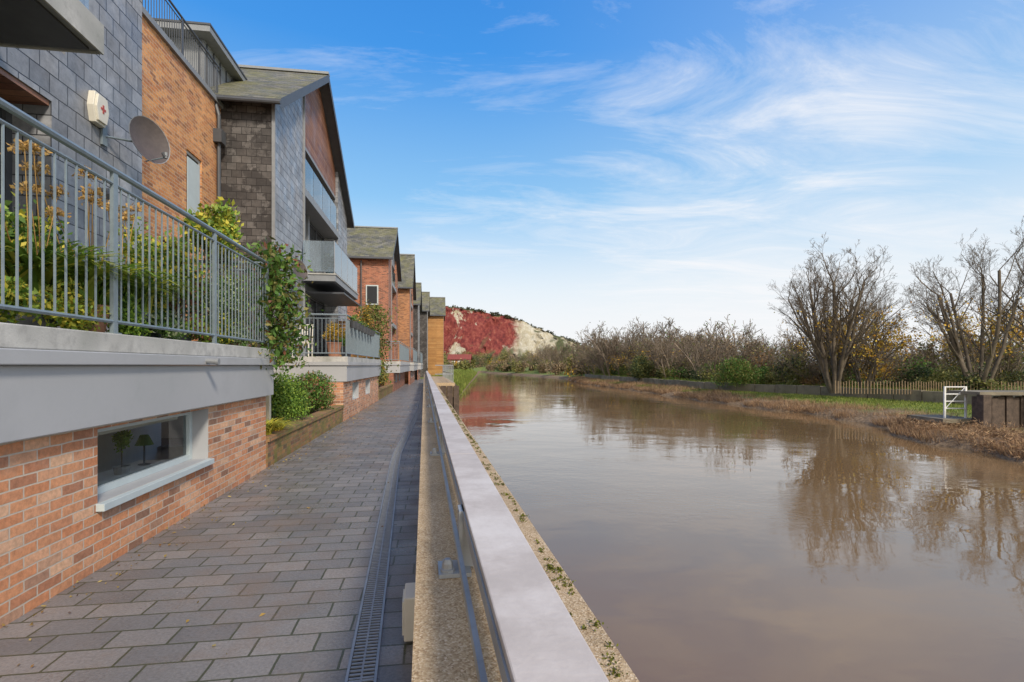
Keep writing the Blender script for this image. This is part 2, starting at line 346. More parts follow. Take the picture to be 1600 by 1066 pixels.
# ---- trees
def grow(seed,stems,H,r0,spread,maxlev,kids=1.6,lenf=.62,upb=.10):
    rd=random.Random(seed); segs=[];tips=[]
    def rv(s): return Vector((rd.gauss(0,s),rd.gauss(0,s),rd.gauss(0,s)))
    def rec(p,d,L,r,lev):
        n=6 if lev==0 else (4 if lev==1 else 3)
        for i in range(n):
            d=(d+rv(.09+.03*lev)+Vector((0,0,upb))).normalized()
            q=p+d*(L/n); r2=max(r*(1-.5/n),.004)
            segs.append((p.x,p.y,p.z,q.x,q.y,q.z,r,r2))
            p=q;r=r2
            if lev<maxlev and (i>=1 or lev>0):
                k=int(kids)+(1 if rd.random()<kids%1 else 0)
                for _ in range(k):
                    ax=rv(1).normalized(); nd=(d+ax.cross(d).normalized()*rd.uniform(.5,.95)).normalized()
                    rec(p,nd,L*lenf*rd.uniform(.7,1.15)*(1-.10*i),r*rd.uniform(.40,.62),lev+1)
        tips.append((p.x,p.y,p.z))
    for i in range(stems):
        a=2*math.pi*(i+rd.random()*.6)/stems; s=spread*rd.uniform(.4,1) if stems>1 else spread*.2
        d=Vector((math.cos(a)*s,math.sin(a)*s,1)).normalized()
        rec(Vector((math.cos(a)*.15*(stems>1),math.sin(a)*.15*(stems>1),-.1)),d,H*.55*rd.uniform(.85,1.1),r0*rd.uniform(.7,1),0)
    return np.array(segs),np.array(tips)
def tube(segs,n=3):
    p0=segs[:,0:3];p1=segs[:,3:6];d=p1-p0;d/=np.maximum(np.linalg.norm(d,axis=1),1e-6)[:,None]
    ref=np.tile([0.,0.,1.],(len(d),1)); ref[np.abs(d[:,2])>.9]=[1,0,0]
    u=np.cross(d,ref);u/=np.linalg.norm(u,axis=1)[:,None];w=np.cross(d,u)
    vs=[]
    for c,r in ((p0,segs[:,6]),(p1,segs[:,7])):
        for i in range(n):
            t=2*math.pi*i/n; vs.append(c+(u*math.cos(t)+w*math.sin(t))*r[:,None])
    v=np.stack(vs,1); K=2*n; idx=np.arange(len(segs))*K
    f=[np.stack([idx+i,idx+(i+1)%n,idx+n+(i+1)%n,idx+n+i],1) for i in range(n)]
    return v.reshape(-1,3),np.concatenate(f)
def interp(pts,t):
    ys=[p[0] for p in pts]; xs=[p[1] for p in pts]; return np.interp(t,ys,xs)

# ------------------------------------------------------------ terrain
XR=[(-60,6),(5,12),(14.5,14.5),(17.4,15.0),(19.5,15.1),(23.8,16.7),(27.6,17.3),(32.5,16.2),(40,15),(54.6,13.7),(77,10.6),(107,11),(140,3.5),(187,-9.3),(215,-13)]
XW=[(-60,34),(20,28),(26,26),(29,24.9),(36,22.7),(46,17.6),(60,15.8),(86,13.0),(120,14),(150,6),(187,-5),(215,-10)]
XL=[(46,-4.7),(80,-6.5),(130,-9),(187,-11.8),(215,-13.5)]
def wig(y,a=.5): return a*math.sin(y*.9)*.6+a*math.sin(y*2.3+1)*.4
Z_W=-1.2
ys=np.concatenate([np.arange(-60,6,6),np.arange(6,60,.5),np.arange(60,130,2),np.arange(130,216,5),[230,260,320,420,600,900,1500]])
rows=[]
for y in ys:
    xr=interp(XR,y)+(wig(y) if y<120 else 0); xw=max(interp(XW,y),xr+1.2)
    w=xw-xr
    prof=[(xr-3,-2.6),(xr-.4,-1.4),(xr,-1.2),(xr+.15,-1.08),(xr+min(.9,w*.3),-.86+.08*wig(y*3)),(xr+w*.5,-.72+.07*wig(y*2+2)),(xr+w*.8,-.62),(xw,-.58),(xw+.25,-.58),(xw+.5,-.12),(xw+3,-.1),(xw+8,.1),(xw+30,.3),(xw+120,1.0),(xw+1500,4.0)]
    if y>215: prof=[(q[0],.8) for q in prof[:10]]+[(xw+3,.9),(xw+8,.9),(xw+30,1),(xw+120,1.0),(xw+1500,4)]
    rows.append([(a,y,b_) for a,b_ in prof])
v=np.array(rows).reshape(-1,3); nc=len(rows[0]); nr=len(rows)
f=[(r*nc+c,r*nc+c+1,(r+1)*nc+c+1,(r+1)*nc+c) for r in range(nr-1) for c in range(nc-1)]
npmesh('far_bank_ground',[(v,f,'ground')])
rows=[]
for y in ys:
    if y<46:
        c=-.171*y+.2
        prof=[(c,-2.5),(c-.01,-.06),(c-.5,-.055),(c-3,-.05),(c-30,-.05),(-400,.4),(-1500,2)]
    elif y<=215:
        xl=interp(XL,y); g=min(1,(y-46)/90)
        prof=[(xl+2,-2.5),(xl,-1.2),(xl-.6,-.9),(xl-2,-.15+.8*g),(xl-30,-.05+g),(-400,1+g),(-1500,3)]
    else:
        x0=interp(XR,y); prof=[(x0,.8),(x0-.5,.8),(x0-1,.8),(x0-3,.9),(x0-30,1),(-400,2),(-1500,3)]
    rows.append([(a,y,b_) for a,b_ in prof])
v=np.array(rows).reshape(-1,3); nc=len(rows[0]); nr=len(rows)
f=[(r*nc+c+1,r*nc+c,(r+1)*nc+c,(r+1)*nc+c+1) for r in range(nr-1) for c in range(nc-1)]
npmesh('ground',[(v,f,'ground')])
mb=MB(); mb.face([(-60,-60,Z_W),(40,-60,Z_W),(40,216,Z_W),(-60,216,Z_W)],'water'); mb.obj('river_water')
# hill
def hz(x):
    return float(np.interp(x,[-260,-120,-60,-40,-22,0,11,22,34,52,90,160],[30,36,36.5,35.5,34,29,24.5,20,16,8,3,1]))
rows=[]
xs=np.arange(-260,161,2.0); ts=[0,.08,.16,.25,.34,.43,.52,.61,.7,.78,.86,.93,.97,1.0,1.15,1.6,3]
r2=np.random.default_rng(3)
for x in xs:
    H=hz(x)+r2.normal(0,.35)
    for t in ts:
        if t<=1: z=.5+(H)*(t**1.25); y=262+40*t+ (2.5*math.sin(x*.13+t*3)+r2.normal(0,1.3)) 
        else: z=.5+H+(t-1)*2; y=302+(t-1)*80
        rows.append((x,y,z))
nc=len(ts); f=[(a*nc+c,(a+1)*nc+c,(a+1)*nc+c+1,a*nc+c+1) for a in range(len(xs)-1) for c in range(nc-1)]
npmesh('chalk_hill',[(np.array(rows),f,'hill')])
pts=[]
for x in np.arange(-70,75,1.6):
    h=hz(x)
    if rng.random()<.75: pts.append(cloud((x,302+rng.uniform(0,3),.5+h+.2),(2.2,2,rng.uniform(.6,1.5)),60,clump=4))
v1=leaves(np.concatenate(pts),.8,.8)
npmesh('hilltop_scrub',[(*v1,'lf_far')])

# ------------------------------------------------------------ path
mb=MB(B)
def px(Y): return -.0232*Y+.03
Y=-3.0
while Y<86:
    Y2=Y+1.5
    r0=px(Y) if Y<46 else px(46)+(Y-46)*.06; r1=px(Y2) if Y2<46 else px(46)+(Y2-46)*.06
    mb.face([(-2.7,Y,0),(r0,Y,0),(r1,Y2,0),(-2.7,Y2,0)],'pavers'); Y=Y2
mb.obj('paved_path')
mb=MB()
PL=[(-.40,.8),(-.764,2.59),(-1.90,8.3),(-2.08,9.3),(-3.36,18.5),(-5.0,28.5),(-7.0,40)]
for (xa,ya),(xb,yb) in zip(PL,PL[1:]):
    d=Vector((xb-xa,yb-ya,0)); L=d.length; d.normalize(); n=Vector((d.y,-d.x,0)); a=Vector((xa,ya,0)); b2=Vector((xb,yb,0))
    def strip(o0,o1,z0,z1,s0,s1,mat):
        q=[a+d*s0+n*o0,a+d*s0+n*o1,a+d*s1+n*o1,a+d*s1+n*o0]
        lo=[Vector((p.x,p.y,z0)) for p in q]; hi=[Vector((p.x,p.y,z1)) for p in q]
        mb.face(hi,mat)
        for i in range(4): mb.face([lo[i],lo[(i+1)%4],hi[(i+1)%4],hi[i]],mat)
    strip(-.068,.068,-.01,.004,0,L,'black')
    strip(-.078,-.064,0,.016,0,L,'galv'); strip(.064,.078,0,.016,0,L,'galv'); strip(-.005,.005,0,.0105,0,L,'grate')
    s=.01; st=.034 if ya<18 else .09
    while s<L: strip(-.062,.062,.003,.010,s,s+st*.45,'grate'); s+=st
mb.obj('drainage_channel')
# ------------------------------------------------------------ river parapet + handrail
mb=MB(P)
Y=-2.0
while Y<46:
    mb.box(-.03,.503,Y+.006,Y+3.0,-3,.85,'agg'); mb.box(-.024,.497,Y-.01,Y+.01,-3,.84,'dark'); Y+=3.0
mb.obj('river_parapet_wall',None,0)
t=Thing('parapet_handrail',(.2,10,.85),P)
r=t.p('top_rail')
Y=-2.0
while Y<46:
    r.box(.140,.29,Y+.004,Y+4.9,1.08,1.10,'railtop'); Y+=4.9
r=t.p('channel')
r.box(.136,.144,-2,46,1.040,1.079,'galv'); r.box(.279,.287,-2,46,1.045,1.079,'galv')
r.box(.108,.122,-2,46,.955,.985,'galv')
r=t.p('posts')
for i in range(-1,19):
    y=1.87+i*2.47
    r.box(.05,.165,y-.06,y+.07,.852,.866,'galv'); r.box(.1225,.135,y-.04,y+.05,.866,1.079,'galv'); r.box(.135,.19,y+.0,y+.012,.866,1.06,'galv')
    r.box(.135,.285,y-.04,y+.05,1.06,1.079,'galv')
    r.lathe((.082,y-.03,.866),[(.026,0),(.026,.01),(.020,.012),(.019,.03),(.012,.044),(.001,.046)],'galv',8); r.lathe((.08,y+.04,.866),[(.016,0),(.015,.014),(.001,.018)],'galv',6)
t.done({'top_rail':.004})
t=Thing('electrical_box',(-.06,3.1,.1),P); r=t.p('case'); r.box(-.115,-.032,2.98,3.2,.02,.27,'cream'); r=t.p('lid'); r.box(-.125,-.116,3.0,3.18,.05,.24,'cream'); r.cyl((-.127,3.09,.15),(-.125,3.09,.15),.03,'greytrim'); t.done({'case':.008})
ps=[]
for i in range(260):
    y=.3+rng.random()**1.3*14; x=.487-abs(rng.normal(0,.024)); 
    s=rng.choice([.003,.004,.006,.009,.012]); q=rng.normal(size=(int(8+s*1800),3))*np.array([s,s*1.3,s*.4]); q[:,2]=abs(q[:,2])
    ps.append(P.arr(q+np.array([x,y,.85])))
v=leaves(np.concatenate(ps),.008,.8,.4,.5); npmesh('moss_clumps',[(*v,'moss')])
n=620; Yv=rng.uniform(1.5,22,n); Xv=np.where(rng.random(n)<.8,-2.6+abs(rng.normal(0,.2,n)),rng.uniform(-2.5,-.5,n))
v=leaves(B.arr(np.stack([Xv,Yv,np.full(n,.012)],1)),.032,.6,.5); v[0][:,2]=np.clip(v[0][:,2],.006,.03)
npmesh('fallen_leaves',[(*v,'litter')])

t=Thing('quay_landing',(1.0,34,0),P)
r=t.p('deck'); r.box(.51,1.7,29,46,-.2,.62,'agg')
r=t.p('piling')
y=29.0
while y<46: r.box(1.70,1.80,y,y+.32,-3,.5,'timber'); y+=.38
x=.55
while x<1.7: r.box(x,x+.3,28.88,28.99,-3,.45,'timber'); x+=.36
r=t.p('guard_rail')
for yy in np.arange(29.2,46,1.6): r.cyl((1.6,yy,.62),(1.6,yy,1.6),.03,'galv',6)
for z in (1.1,1.6): r.cyl((1.6,29.1,z),(1.6,46,z),.025,'galv',6); r.cyl((.6,29.1,z),(1.6,29.1,z),.025,'galv',6)
t.done()

# ------------------------------------------------------------ buildings
def wallX(mb,x,y0,y1,z0,z1,ops,t,mat,rev=None):
    Ys=sorted({y0,y1,*[o[0] for o in ops],*[o[1] for o in ops]}); Zs=sorted({z0,z1,*[o[2] for o in ops],*[o[3] for o in ops]})
    for a,b_ in zip(Ys,Ys[1:]):
        for c,d in zip(Zs,Zs[1:]):
            my,mz=(a+b_)/2,(c+d)/2
            if any(o[0]<my<o[1] and o[2]<mz<o[3] for o in ops): continue
            mb.face([(x,a,c),(x,b_,c),(x,b_,d),(x,a,d)],mat)
    rm=rev or mat
    for a,b_,c,d in ops:
        mb.face([(x,a,c),(x-t,a,c),(x-t,a,d),(x,a,d)],rm); mb.face([(x,b_,c),(x,b_,d),(x-t,b_,d),(x-t,b_,c)],rm)
        mb.face([(x,a,d),(x-t,a,d),(x-t,b_,d),(x,b_,d)],rm); mb.face([(x,a,c),(x,b_,c),(x-t,b_,c),(x-t,a,c)],rm)
def winX(fr,gl,x,a,b_,c,d,nm=1,fw=.06,fm='frame',gm='glz'):
    fr.box(x,x+.07,a,a+fw,c,d,fm); fr.box(x,x+.07,b_-fw,b_,c,d,fm); fr.box(x,x+.069,a+fw,b_-fw,c,c+fw,fm); fr.box(x,x+.069,a+fw,b_-fw,d-fw,d,fm)
    for i in range(1,nm): 
        m_=a+(b_-a)*i/nm; fr.box(x,x+.068,m_-fw*.45,m_+fw*.45,c+fw,d-fw,fm)
    gl.face([(x+.03,a+fw,c+fw),(x+.03,b_-fw,c+fw),(x+.03,b_-fw,d-fw),(x+.03,a+fw,d-fw)],gm)
def gable_roof(mb,x0,x1,y0,y1,eave,apex,ov=.35,th=.16,mat='roof',trim='dark'):
    ym=(y0+y1)/2; sl=(apex-eave)/(ym-y0)
    for sgn,ye in ((-1,y0-ov),(1,y1+ov)):
        ze=eave-ov*sl; L=math.hypot(ye-ym,apex-ze)
        top=[(x0,ye,ze+th),(x1,ye,ze+th),(x1,ym,apex+th),(x0,ym,apex+th)]
        uv=[(x0,0),(x1,0),(x1,L),(x0,L)]
        bot=[(p[0],p[1],p[2]-th) for p in top]
        if sgn>0: mb.face(top[::-1],mat,uv[::-1]); 
        else: mb.face(top,mat,uv)
        mb.face(bot,trim)
        for i,j in ((0,1),(1,2),(3,0)): mb.face([bot[i],bot[j],top[j],top[i]],trim)
        mb.face([(x1+.003,ye,ze-.12),(x1+.003,ym,apex-.12),(x1+.003,ym,apex+th+.02),(x1+.003,ye,ze+th+.02)],trim)
        mb.cyl((x0,ye+sgn*.05,ze+.04),(x1,ye+sgn*.05,ze+.04),.06,trim,8)
    mb.box(x0,x1+.01,ym-.12,ym+.12,apex+th-.02,apex+th+.07,'greytrim')
def railing(mb,pts,z0,z1,posts,pitch=.105,br=.008,mat='rail_grey',pr=.026):
    for (xa,ya),(xb,yb) in zip(pts,pts[1:]):
        L=math.hypot(xb-xa,yb-ya); n=max(1,int(L/pitch))
        mb.cyl((xa,ya,z1),(xb,yb,z1),.026,mat,8); mb.cyl((xa,ya,z1-.11),(xb,yb,z1-.11),.014,mat,6); mb.cyl((xa,ya,z0+.1),(xb,yb,z0+.1),.016,mat,6)
        for i in range(1,n):
            t=i/n; x=xa+(xb-xa)*t; y=ya+(yb-ya)*t; mb.cyl((x,y,z0+.1),(x,y,z1-.11),br,mat,5,cap=False)
    for x,y in posts: mb.box(x-.014,x+.014,y-.03,y+.03,z0-.12,z1-.02,mat); mb.box(x-.05,x+.03,y-.05,y+.05,z0-.002,z0+.012,mat)
TZ=1.85
def terrace(t,xs,xb,xh,y0,y1,ops,brick='brick',rx=-.04):
    w=t.p('plinth_wall')
    wallX(w,xb,y0,y1,-.1,1.14,ops,.24,brick,'slab')
    w.face([(xb,y0,-.1),(xh,y0,-.1),(xh,y0,1.14),(xb,y0,1.14)],brick)
    s=t.p('terrace_slab')
    s.box(xh,xs,y0-.02,y1+.05,1.14,1.60,'slab')
    s.box(xh,xs+.045,y0-.06,y1+.09,1.602,1.70,'slab'); s.box(xh,xs+.02,y0-.03,y1+.06,1.702,TZ,'coping')
# ---- house 1
t=Thing('slate_terraced_house',(-5,3,0),B)
terrace(t,-2.52,-2.62,-4.5,-4,8.42,[(4.43,6.39,.52,1.10),(.6,2.6,.52,1.10)],'brick')
fr=t.p('lower_window_frame'); gl=t.p('lower_window_glass')
winX(fr,gl,-2.86,4.43,6.39,.52,1.10,1,.06,'frame','glass'); winX(fr,gl,-2.86,.6,2.6,.52,1.10,1,.06,'frame','glass')
fr.box(-2.84,-2.56,4.41,6.41,.46,.518,'frame'); fr.box(-2.84,-2.56,.58,2.62,.46,.518,'frame')
rm=t.p('basement_room')
rm.box(-5.6,-5.5,3.4,9.6,-.3,1.13,'room'); rm.box(-5.5,-2.9,3.4,3.5,-.3,1.13,'room'); rm.box(-5.5,-2.9,9.5,9.6,-.3,1.13,'room'); rm.box(-5.5,-2.9,3.5,9.5,-.4,-.3,'room')
rm.box(-2.93,-2.905,4.5,6.3,.99,1.09,'cream')
rm.box(-3.4,-2.9,4.3,6.5,.44,.50,'white')
rm.box(-5.45,-4.2,7.0,8.6,-.3,.72,'white'); rm.box(-5.49,-5.4,5.0,6.4,.2,.95,'redroof')
for k in range(5): rm.box(-3.35,-3.2,4.5+k*.09,4.57+k*.09,.5,.62+.03*(k%3),['cream','redroof','frame','terra','white'][k])
w=t.p('walls')
wallX(w,-4.5,-4,8.66,TZ-.1,9.0,[(2.6,6.78,TZ,4.72),(2.6,7.0,5.4,8.2)],.5,'slate','slate')
w.box(-4.98,-4.52,2.61,6.77,4.66,4.715,'wood')
w.face([(-4.5,8.66,0),(-9,8.66,0),(-9,8.66,9),(-4.5,8.66,9)],'slate')
w.face([(-4.5,-4,9),(-4.5,8.66,9),(-4.5,2.33,12.8)],'slate')
fr=t.p('door_frames'); gl=t.p('door_glass')
winX(fr,gl,-4.98,2.6,6.78,TZ,4.65,3,.09,'dark','glz'); winX(fr,gl,-4.98,2.6,7.0,5.4,8.2,3,.09,'dark','glz')
b_=t.p('balcony')
b_.box(-4.5,-3.4,1.0,5.77,4.80,5.02,'greytrim'); b_.box(-4.45,-3.46,1.05,5.72,4.775,4.798,'dark'); b_.box(-3.39,-3.37,.95,5.8,4.78,5.08,'coping'); b_.box(-4.5,-3.40,5.775,5.80,4.78,5.08,'coping')
b_.face([(-3.45,1,5.1),(-3.45,5.7,5.1),(-3.45,5.7,6.1),(-3.45,1,6.1)],'glass_bal')
gable_roof(t.p('roof'),-10,-4.2,-4,8.66,9.0,12.8)
rl=t.p('terrace_railing')
pp=[(-2.56,4.53+1.88*k) for k in (-3,-2,-1,0,1,2)]
railing(rl,[(-2.56,-2),(-2.56,8.30),(-4.4,8.30)],TZ,3.16,pp)
o=t.p('overflow_spout'); o.cyl((-2.6,6.0,1.66),(-2.36,6.0,1.64),.03,'greytrim',10); o.cyl((-2.38,6.0,1.641),(-2.35,6.0,1.64),.036,'greytrim',10)
c=t.p('wall_camera'); c.cyl((-4.5,7.65,3.95),(-4.38,7.65,3.95),.045,'dark',10); c.cyl((-4.4,7.65,3.9),(-4.36,7.6,3.86),.05,'dark',10)
t.done({'lower_window_frame':.003,'terrace_slab':.008})
t=Thing('topiary_plant',(-3.15,5.7,.5),B); r=t.p('pot'); r.lathe((-3.15,5.7,.5),[(.001,0),(.06,0),(.075,.08),(.06,.08)],'coping',12); r.cyl((-3.15,5.7,.55),(-3.15,5.7,.78),.007,'bark')
v=leaves(B.arr(cloud((-3.15,5.7,.84),(.11,.11,.11),900,.3,12)),.026,.6); o=npmesh('foliage',[(*v,'lf_bright')]); t.add('foliage',o); t.done()
t=Thing('table_lamp',(-3.2,6.2,.5),B); r=t.p('stem'); r.cyl((-3.2,6.2,.5),(-3.2,6.2,.72),.01,'dark'); r.lathe((-3.2,6.2,.5),[(.001,.02),(.06,.01),(.06,0)],'dark'); r=t.p('shade'); r.lathe((-3.2,6.2,.72),[(.09,0),(.04,.11)],'lf_green'); t.done()
t=Thing('alarm_box',(-4.45,7.54,4.9),B); r=t.p('case')
hexp=[(-.10,-.2),(.10,-.2),(.15,.0),(.11,.2),(-.11,.2),(-.15,.0)]
for k,(x0,x1,s) in enumerate(((-4.498,-4.42,1.0),(-4.42,-4.39,.85))):
    A=[(x0,7.54+a*s,5.0+c_*s) for a,c_ in hexp]; C=[(x1,7.54+a*s,5.0+c_*s) for a,c_ in hexp]
    r.face(C,'cream')
    for i in range(6): r.face([A[i],A[(i+1)%6],C[(i+1)%6],C[i]],'cream')
r=t.p('mark'); r.box(-4.389,-4.385,7.49,7.59,4.99,5.02,'redp'); r.box(-4.389,-4.384,7.525,7.555,4.95,5.06,'redp'); t.done({'case':.006})
def sat(fr,wall,ctr,ax,rad):
    t=Thing('satellite_dish',wall,fr); r=t.p('reflector'); ax=Vector(ax).normalized(); c0=Vector(ctr)
    prof=[(rad*k/6,.16*rad*(k/6)**2*1.6) for k in range(0,7)]; prof[0]=(.001,0)
    r.lathe(c0,prof,'dish',24,ax); r.lathe(c0-ax*.006,prof,'dish',24,ax); r.lathe(c0,[(rad*.99,.25*rad),(rad*1.02,.27*rad),(rad*1.02,.24*rad)],'greytrim',24,ax)
    r=t.p('bracket'); w_=Vector(wall); bk=c0-ax*.1
    r.cyl(w_,bk,.016,'rail_grey'); r.cyl(w_+Vector((0,0,-.12)),w_+Vector((0,0,.12)),.018,'rail_grey'); r.box(w_.x-.01,w_.x+.02,w_.y-.05,w_.y+.05,w_.z-.13,w_.z+.13,'rail_grey'); r.cyl(bk,c0,.04,'dark'); r.cyl(bk-Vector((0,0,.09)),bk+Vector((0,0,.05)),.022,'rail_grey')
    f=c0+ax*rad*1.1-Vector((0,0,rad*.95)); r=t.p('feed_arm'); r.cyl(c0-Vector((0,0,rad*.9)),f,.01,'rail_grey'); r.cyl(f,f+(c0-f)*.12+Vector((0,0,.03)),.028,'dark'); r.cyl(f+Vector((0,0,-.01)),f+Vector((0,0,.07)),.02,'greytrim'); t.done()
sat(B,(-4.48,7.7,4.72),(-4.16,8.1,4.84),(.95,-.36,.12),.32)
sat(B,(-4.48,16.6,4.35),(-4.2,16.5,4.5),(.9,-.4,.2),.33)

t=Thing('orange_brick_house',(-7,12,0),B); w=t.p('walls')
wallX(w,-5.87,8.66,15.2,0,8.65,[(13.15,13.95,5.15,6.75),(11.6,13.0,2.2,4.1)],.12,'brick_orange')
fr=t.p('window_frames'); gl=t.p('window_glass'); winX(fr,gl,-5.98,13.15,13.95,5.15,6.75,1,.07,'coping'); winX(fr,gl,-5.98,11.6,13.0,2.2,4.1,2,.06,'frame')
fr.box(-5.9,-5.885,13.24,13.86,5.25,6.6,'frame')
fr.box(-5.99,-5.82,13.1,14.0,5.09,5.148,'greytrim')
r=t.p('roof_terrace'); r.box(-9,-5.80,8.5,15.2,8.65,8.78,'greytrim')
railing(t.p('roof_railing'),[(-5.9,8.7),(-5.9,15.1)],8.7,9.75,[(-5.9,9.2),(-5.9,11.1),(-5.9,13.0),(-5.9,14.9)],.105,.009,'dark')
a=t.p('attic_storey'); a.box(-9.5,-6.45,15.5,18.2,8.8,10.75,'greytrim'); 
for k in range(6): a.box(-6.448,-6.42,15.6+k*.45,15.64+k*.45,8.8,10.7,'dark')
for k in range(7): a.box(-9.3+k*.45,-9.26+k*.45,15.47,15.498,8.8,10.7,'dark')
a.box(-9.9,-6.15,15.1,18.5,10.76,10.92,'greytrim'); a.box(-9.9,-6.13,15.08,18.52,10.925,10.98,'dark')
a.cyl((-7.0,14.6,8.8),(-7.0,14.6,9.9),.12,'greytrim',10); a.lathe((-7.0,14.6,9.9),[(.12,0),(.2,.06),(.16,.2),(.02,.3)],'greytrim',10)
d=t.p('downpipe'); d.cyl((-5.78,14.75,.2),(-5.78,14.75,8.3),.05,'dark',10); d.box(-5.88,-5.66,14.6,14.9,7.55,7.9,'dark'); d.cyl((-5.78,14.75,8.3),(-5.9,14.75,8.75),.05,'dark',8)
t.done()

def house(name,xf,y0,y1,eave,apex,side,front,o0,o1,xs,xb,ty0,ty1,detail=1,infill='wood',low='brick',xback=-10,bal=True):
    t=Thing(name,(xf-2,(y0+y1)/2,0),B); w=t.p('walls'); ym=(y0+y1)/2; sl=(apex-eave)/(ym-y0)
    zt=lambda y: eave+sl*(min(y,2*ym-y)-y0)
    w.face([(xback,y0,0),(xf,y0,0),(xf,y0,eave),(xback,y0,eave)],side)
    w.face([(xback,y1,0),(xf,y1,0),(xf,y1,eave),(xback,y1,eave)],side)
    w.face([(xf,y0,1.2),(xf,o0,1.2),(xf,o0,zt(o0)),(xf,y0,eave)],front)
    w.face([(xf,o1,1.2),(xf,y1,1.2),(xf,y1,eave),(xf,o1,zt(o1))],front)
    zi=eave+.45
    g=t.p('gable_infill'); xi=xf-.12
    g.face([(xi,o0,zi),(xi,o1,zi),(xi,o1,zt(o1)),(xi,ym,apex),(xi,o0,zt(o0))],infill)
    g.box(xi-.5,xi,o0,o1,zi-.12,zi-.002,'greytrim')
    for y in (o0,o1): w.face([(xf,y,1.2),(xf-.7,y,1.2),(xf-.7,y,zt(y)),(xf,y,zt(y))],front)
    fr=t.p('window_frames'); gl=t.p('window_glass'); z3=eave-1.2; z2=4.72
    for a_,b2 in ((TZ,z2-.3),(z2,z3-.3),(z3,zi-.12)):
        winX(fr,gl,xf-.68,o0,o1,a_,b2,4,.08,'dark','glz')
    s=t.p('floor_slabs'); 
    for z in (z2,z3): s.box(xf-.72,xf+.02,o0+.002,o1-.002,z-.28,z-.01,'greytrim')
    s.box(xf-.02,xf+.05,o0-.06,o0+.0,TZ,zt(o0)-.2,'greytrim'); s.box(xf-.6,xf-.45,ym-.08,ym+.08,TZ,zi-.13,'greytrim')
    bg=t.p('glass_balustrades')
    n=4; L=(o1-o0)/n
    for k in range(n): bg.box(xf-.06,xf-.045,o0+k*L+.03,o0+(k+1)*L-.03,z3+.02,z3+1.1,'glass_bal')
    if bal:
        bx=xf+1.1; b0,b1=o0-.3,o1-1.5
        s.box(xf+.021,bx,b0,b1,z2-.26,z2-.05,'greytrim'); s.box(xf+.021,bx+.03,b0-.03,b1+.03,z2-.046,z2,'coping'); s.box(xf+.03,bx-.06,b0+.06,b1-.06,z2-.29,z2-.262,'dark')
        n=4; L=(b1-b0)/n
        for k in range(n): bg.box(bx-.04,bx-.025,b0+k*L+.02,b0+(k+1)*L-.02,z2+.06,z2+1.1,'glass_bal')
        bg.box(xf+.05,bx-.05,b0+.02,b0+.035,z2+.06,z2+1.1,'glass_bal')
        hr=t.p('balcony_posts')
        for k in range(n+1): hr.box(bx-.045,bx-.02,b0+k*L-.018,b0+k*L+.018,z2,z2+1.12,'galv')
    gable_roof(t.p('roof'),xback,xf+.3,y0,y1,eave,apex)
    if xs is not None:
        ops=[(ty0+1.6,ty0+2.9,.5,1.05),(ty0+4.6,ty0+5.9,.5,1.05)] if ty1-ty0>7 else [(ty0+1.6,ty0+2.9,.5,1.05)]
        terrace(t,xs,xb,xf,ty0,ty1,ops,low)
        for a_,b2,c_,d_ in ops: winX(fr,gl,xb-.22,a_,b2,c_,d_,1,.06,'frame')
        rl=t.p('terrace_railing'); n=max(2,int((ty1-ty0)/1.9)); 
        railing(rl,[(xf+.05,ty0+.12),(xs-.04,ty0+.12),(xs-.04,ty1-.1)],TZ,3.05,[(xs-.04,ty0+.12+(ty1-ty0-.22)*k/n) for k in range(n+1)],.11 if detail else .22,.009 if detail else .014)
    return t
t=house('slate_gabled_house',-4.5,15.1,27,8.95,12.9,'slate_wet','slate',18.4,24.6,-2.52,-2.62,15.1,24.0,1)
d=t.p('corner_trim'); d.box(-4.53,-4.44,15.04,15.098,1.8,8.9,'greytrim')
f=t.p('timber_screen')
for k in range(11): f.box(-4.3,-2.8,23.6,23.63,TZ+.1+k*.15,TZ+.22+k*.15,'wood_orange')
f.box(-4.35,-4.3,23.58,23.66,TZ,TZ+1.8,'wood'); f.box(-2.8,-2.75,23.58,23.66,TZ,TZ+1.8,'wood')
f=t.p('awning'); f.box(-4.5,-3.2,18.6,22.5,4.1,4.16,'dark')
t.done()
def link(name,x,y0,y1,h,mat):
    t=Thing(name,(x-1,(y0+y1)/2,0),B); w=t.p('walls'); wallX(w,x,y0,y1,0,h,[(y0+(y1-y0)*.4,y0+(y1-y0)*.4+1,5.2,6.7)],.1,mat)
    winX(t.p('window_frames'),t.p('window_glass'),x-.1,y0+(y1-y0)*.4,y0+(y1-y0)*.4+1,5.2,6.7,1,.06,'frame')
    t.p('roof').box(x-4,x+.08,y0,y1,h,h+.12,'greytrim'); railing(t.p('roof_railing'),[(x-.05,y0),(x-.05,y1)],h+.1,h+1.1,[],.2,.012,'dark'); t.done()
link('orange_brick_house',-5.87,27,34.8,8.4,'brick_orange')
t=house('red_brick_gabled_house',-3.15,34.8,43,8.8,11.6,'brick_red','brick_red',37,41.5,-2.2,-2.6,32,43,0,'slate','brick_red',-8,False)
w=t.p('side_window'); w.box(-4.6,-3.8,34.74,34.79,5.6,6.9,'frame'); w.box(-4.52,-3.88,34.72,34.739,5.68,6.82,'glz')
w=t.p('downpipe'); w.cyl((-4.9,34.7,.5),(-4.9,34.7,8.5),.05,'dark'); t.done()
link('red_brick_house',-4.6,43,46,8.2,'brick_red')
house('brown_brick_gabled_house',-2.34,45.8,53,8.6,11.9,'brick_brown','brick_red',47.5,51.5,-1.9,-2.2,44,53,0,'wood','brick_red',-8,False).done()
link('brick_house',-3.6,53,63,8.0,'brick_red')
house('slate_gabled_house',-2.07,58.5,65,8.6,11.2,'slate_wet','slate',60,63.5,-1.7,-2.0,57,65,0,'slate','brick_red',-8,False).done()
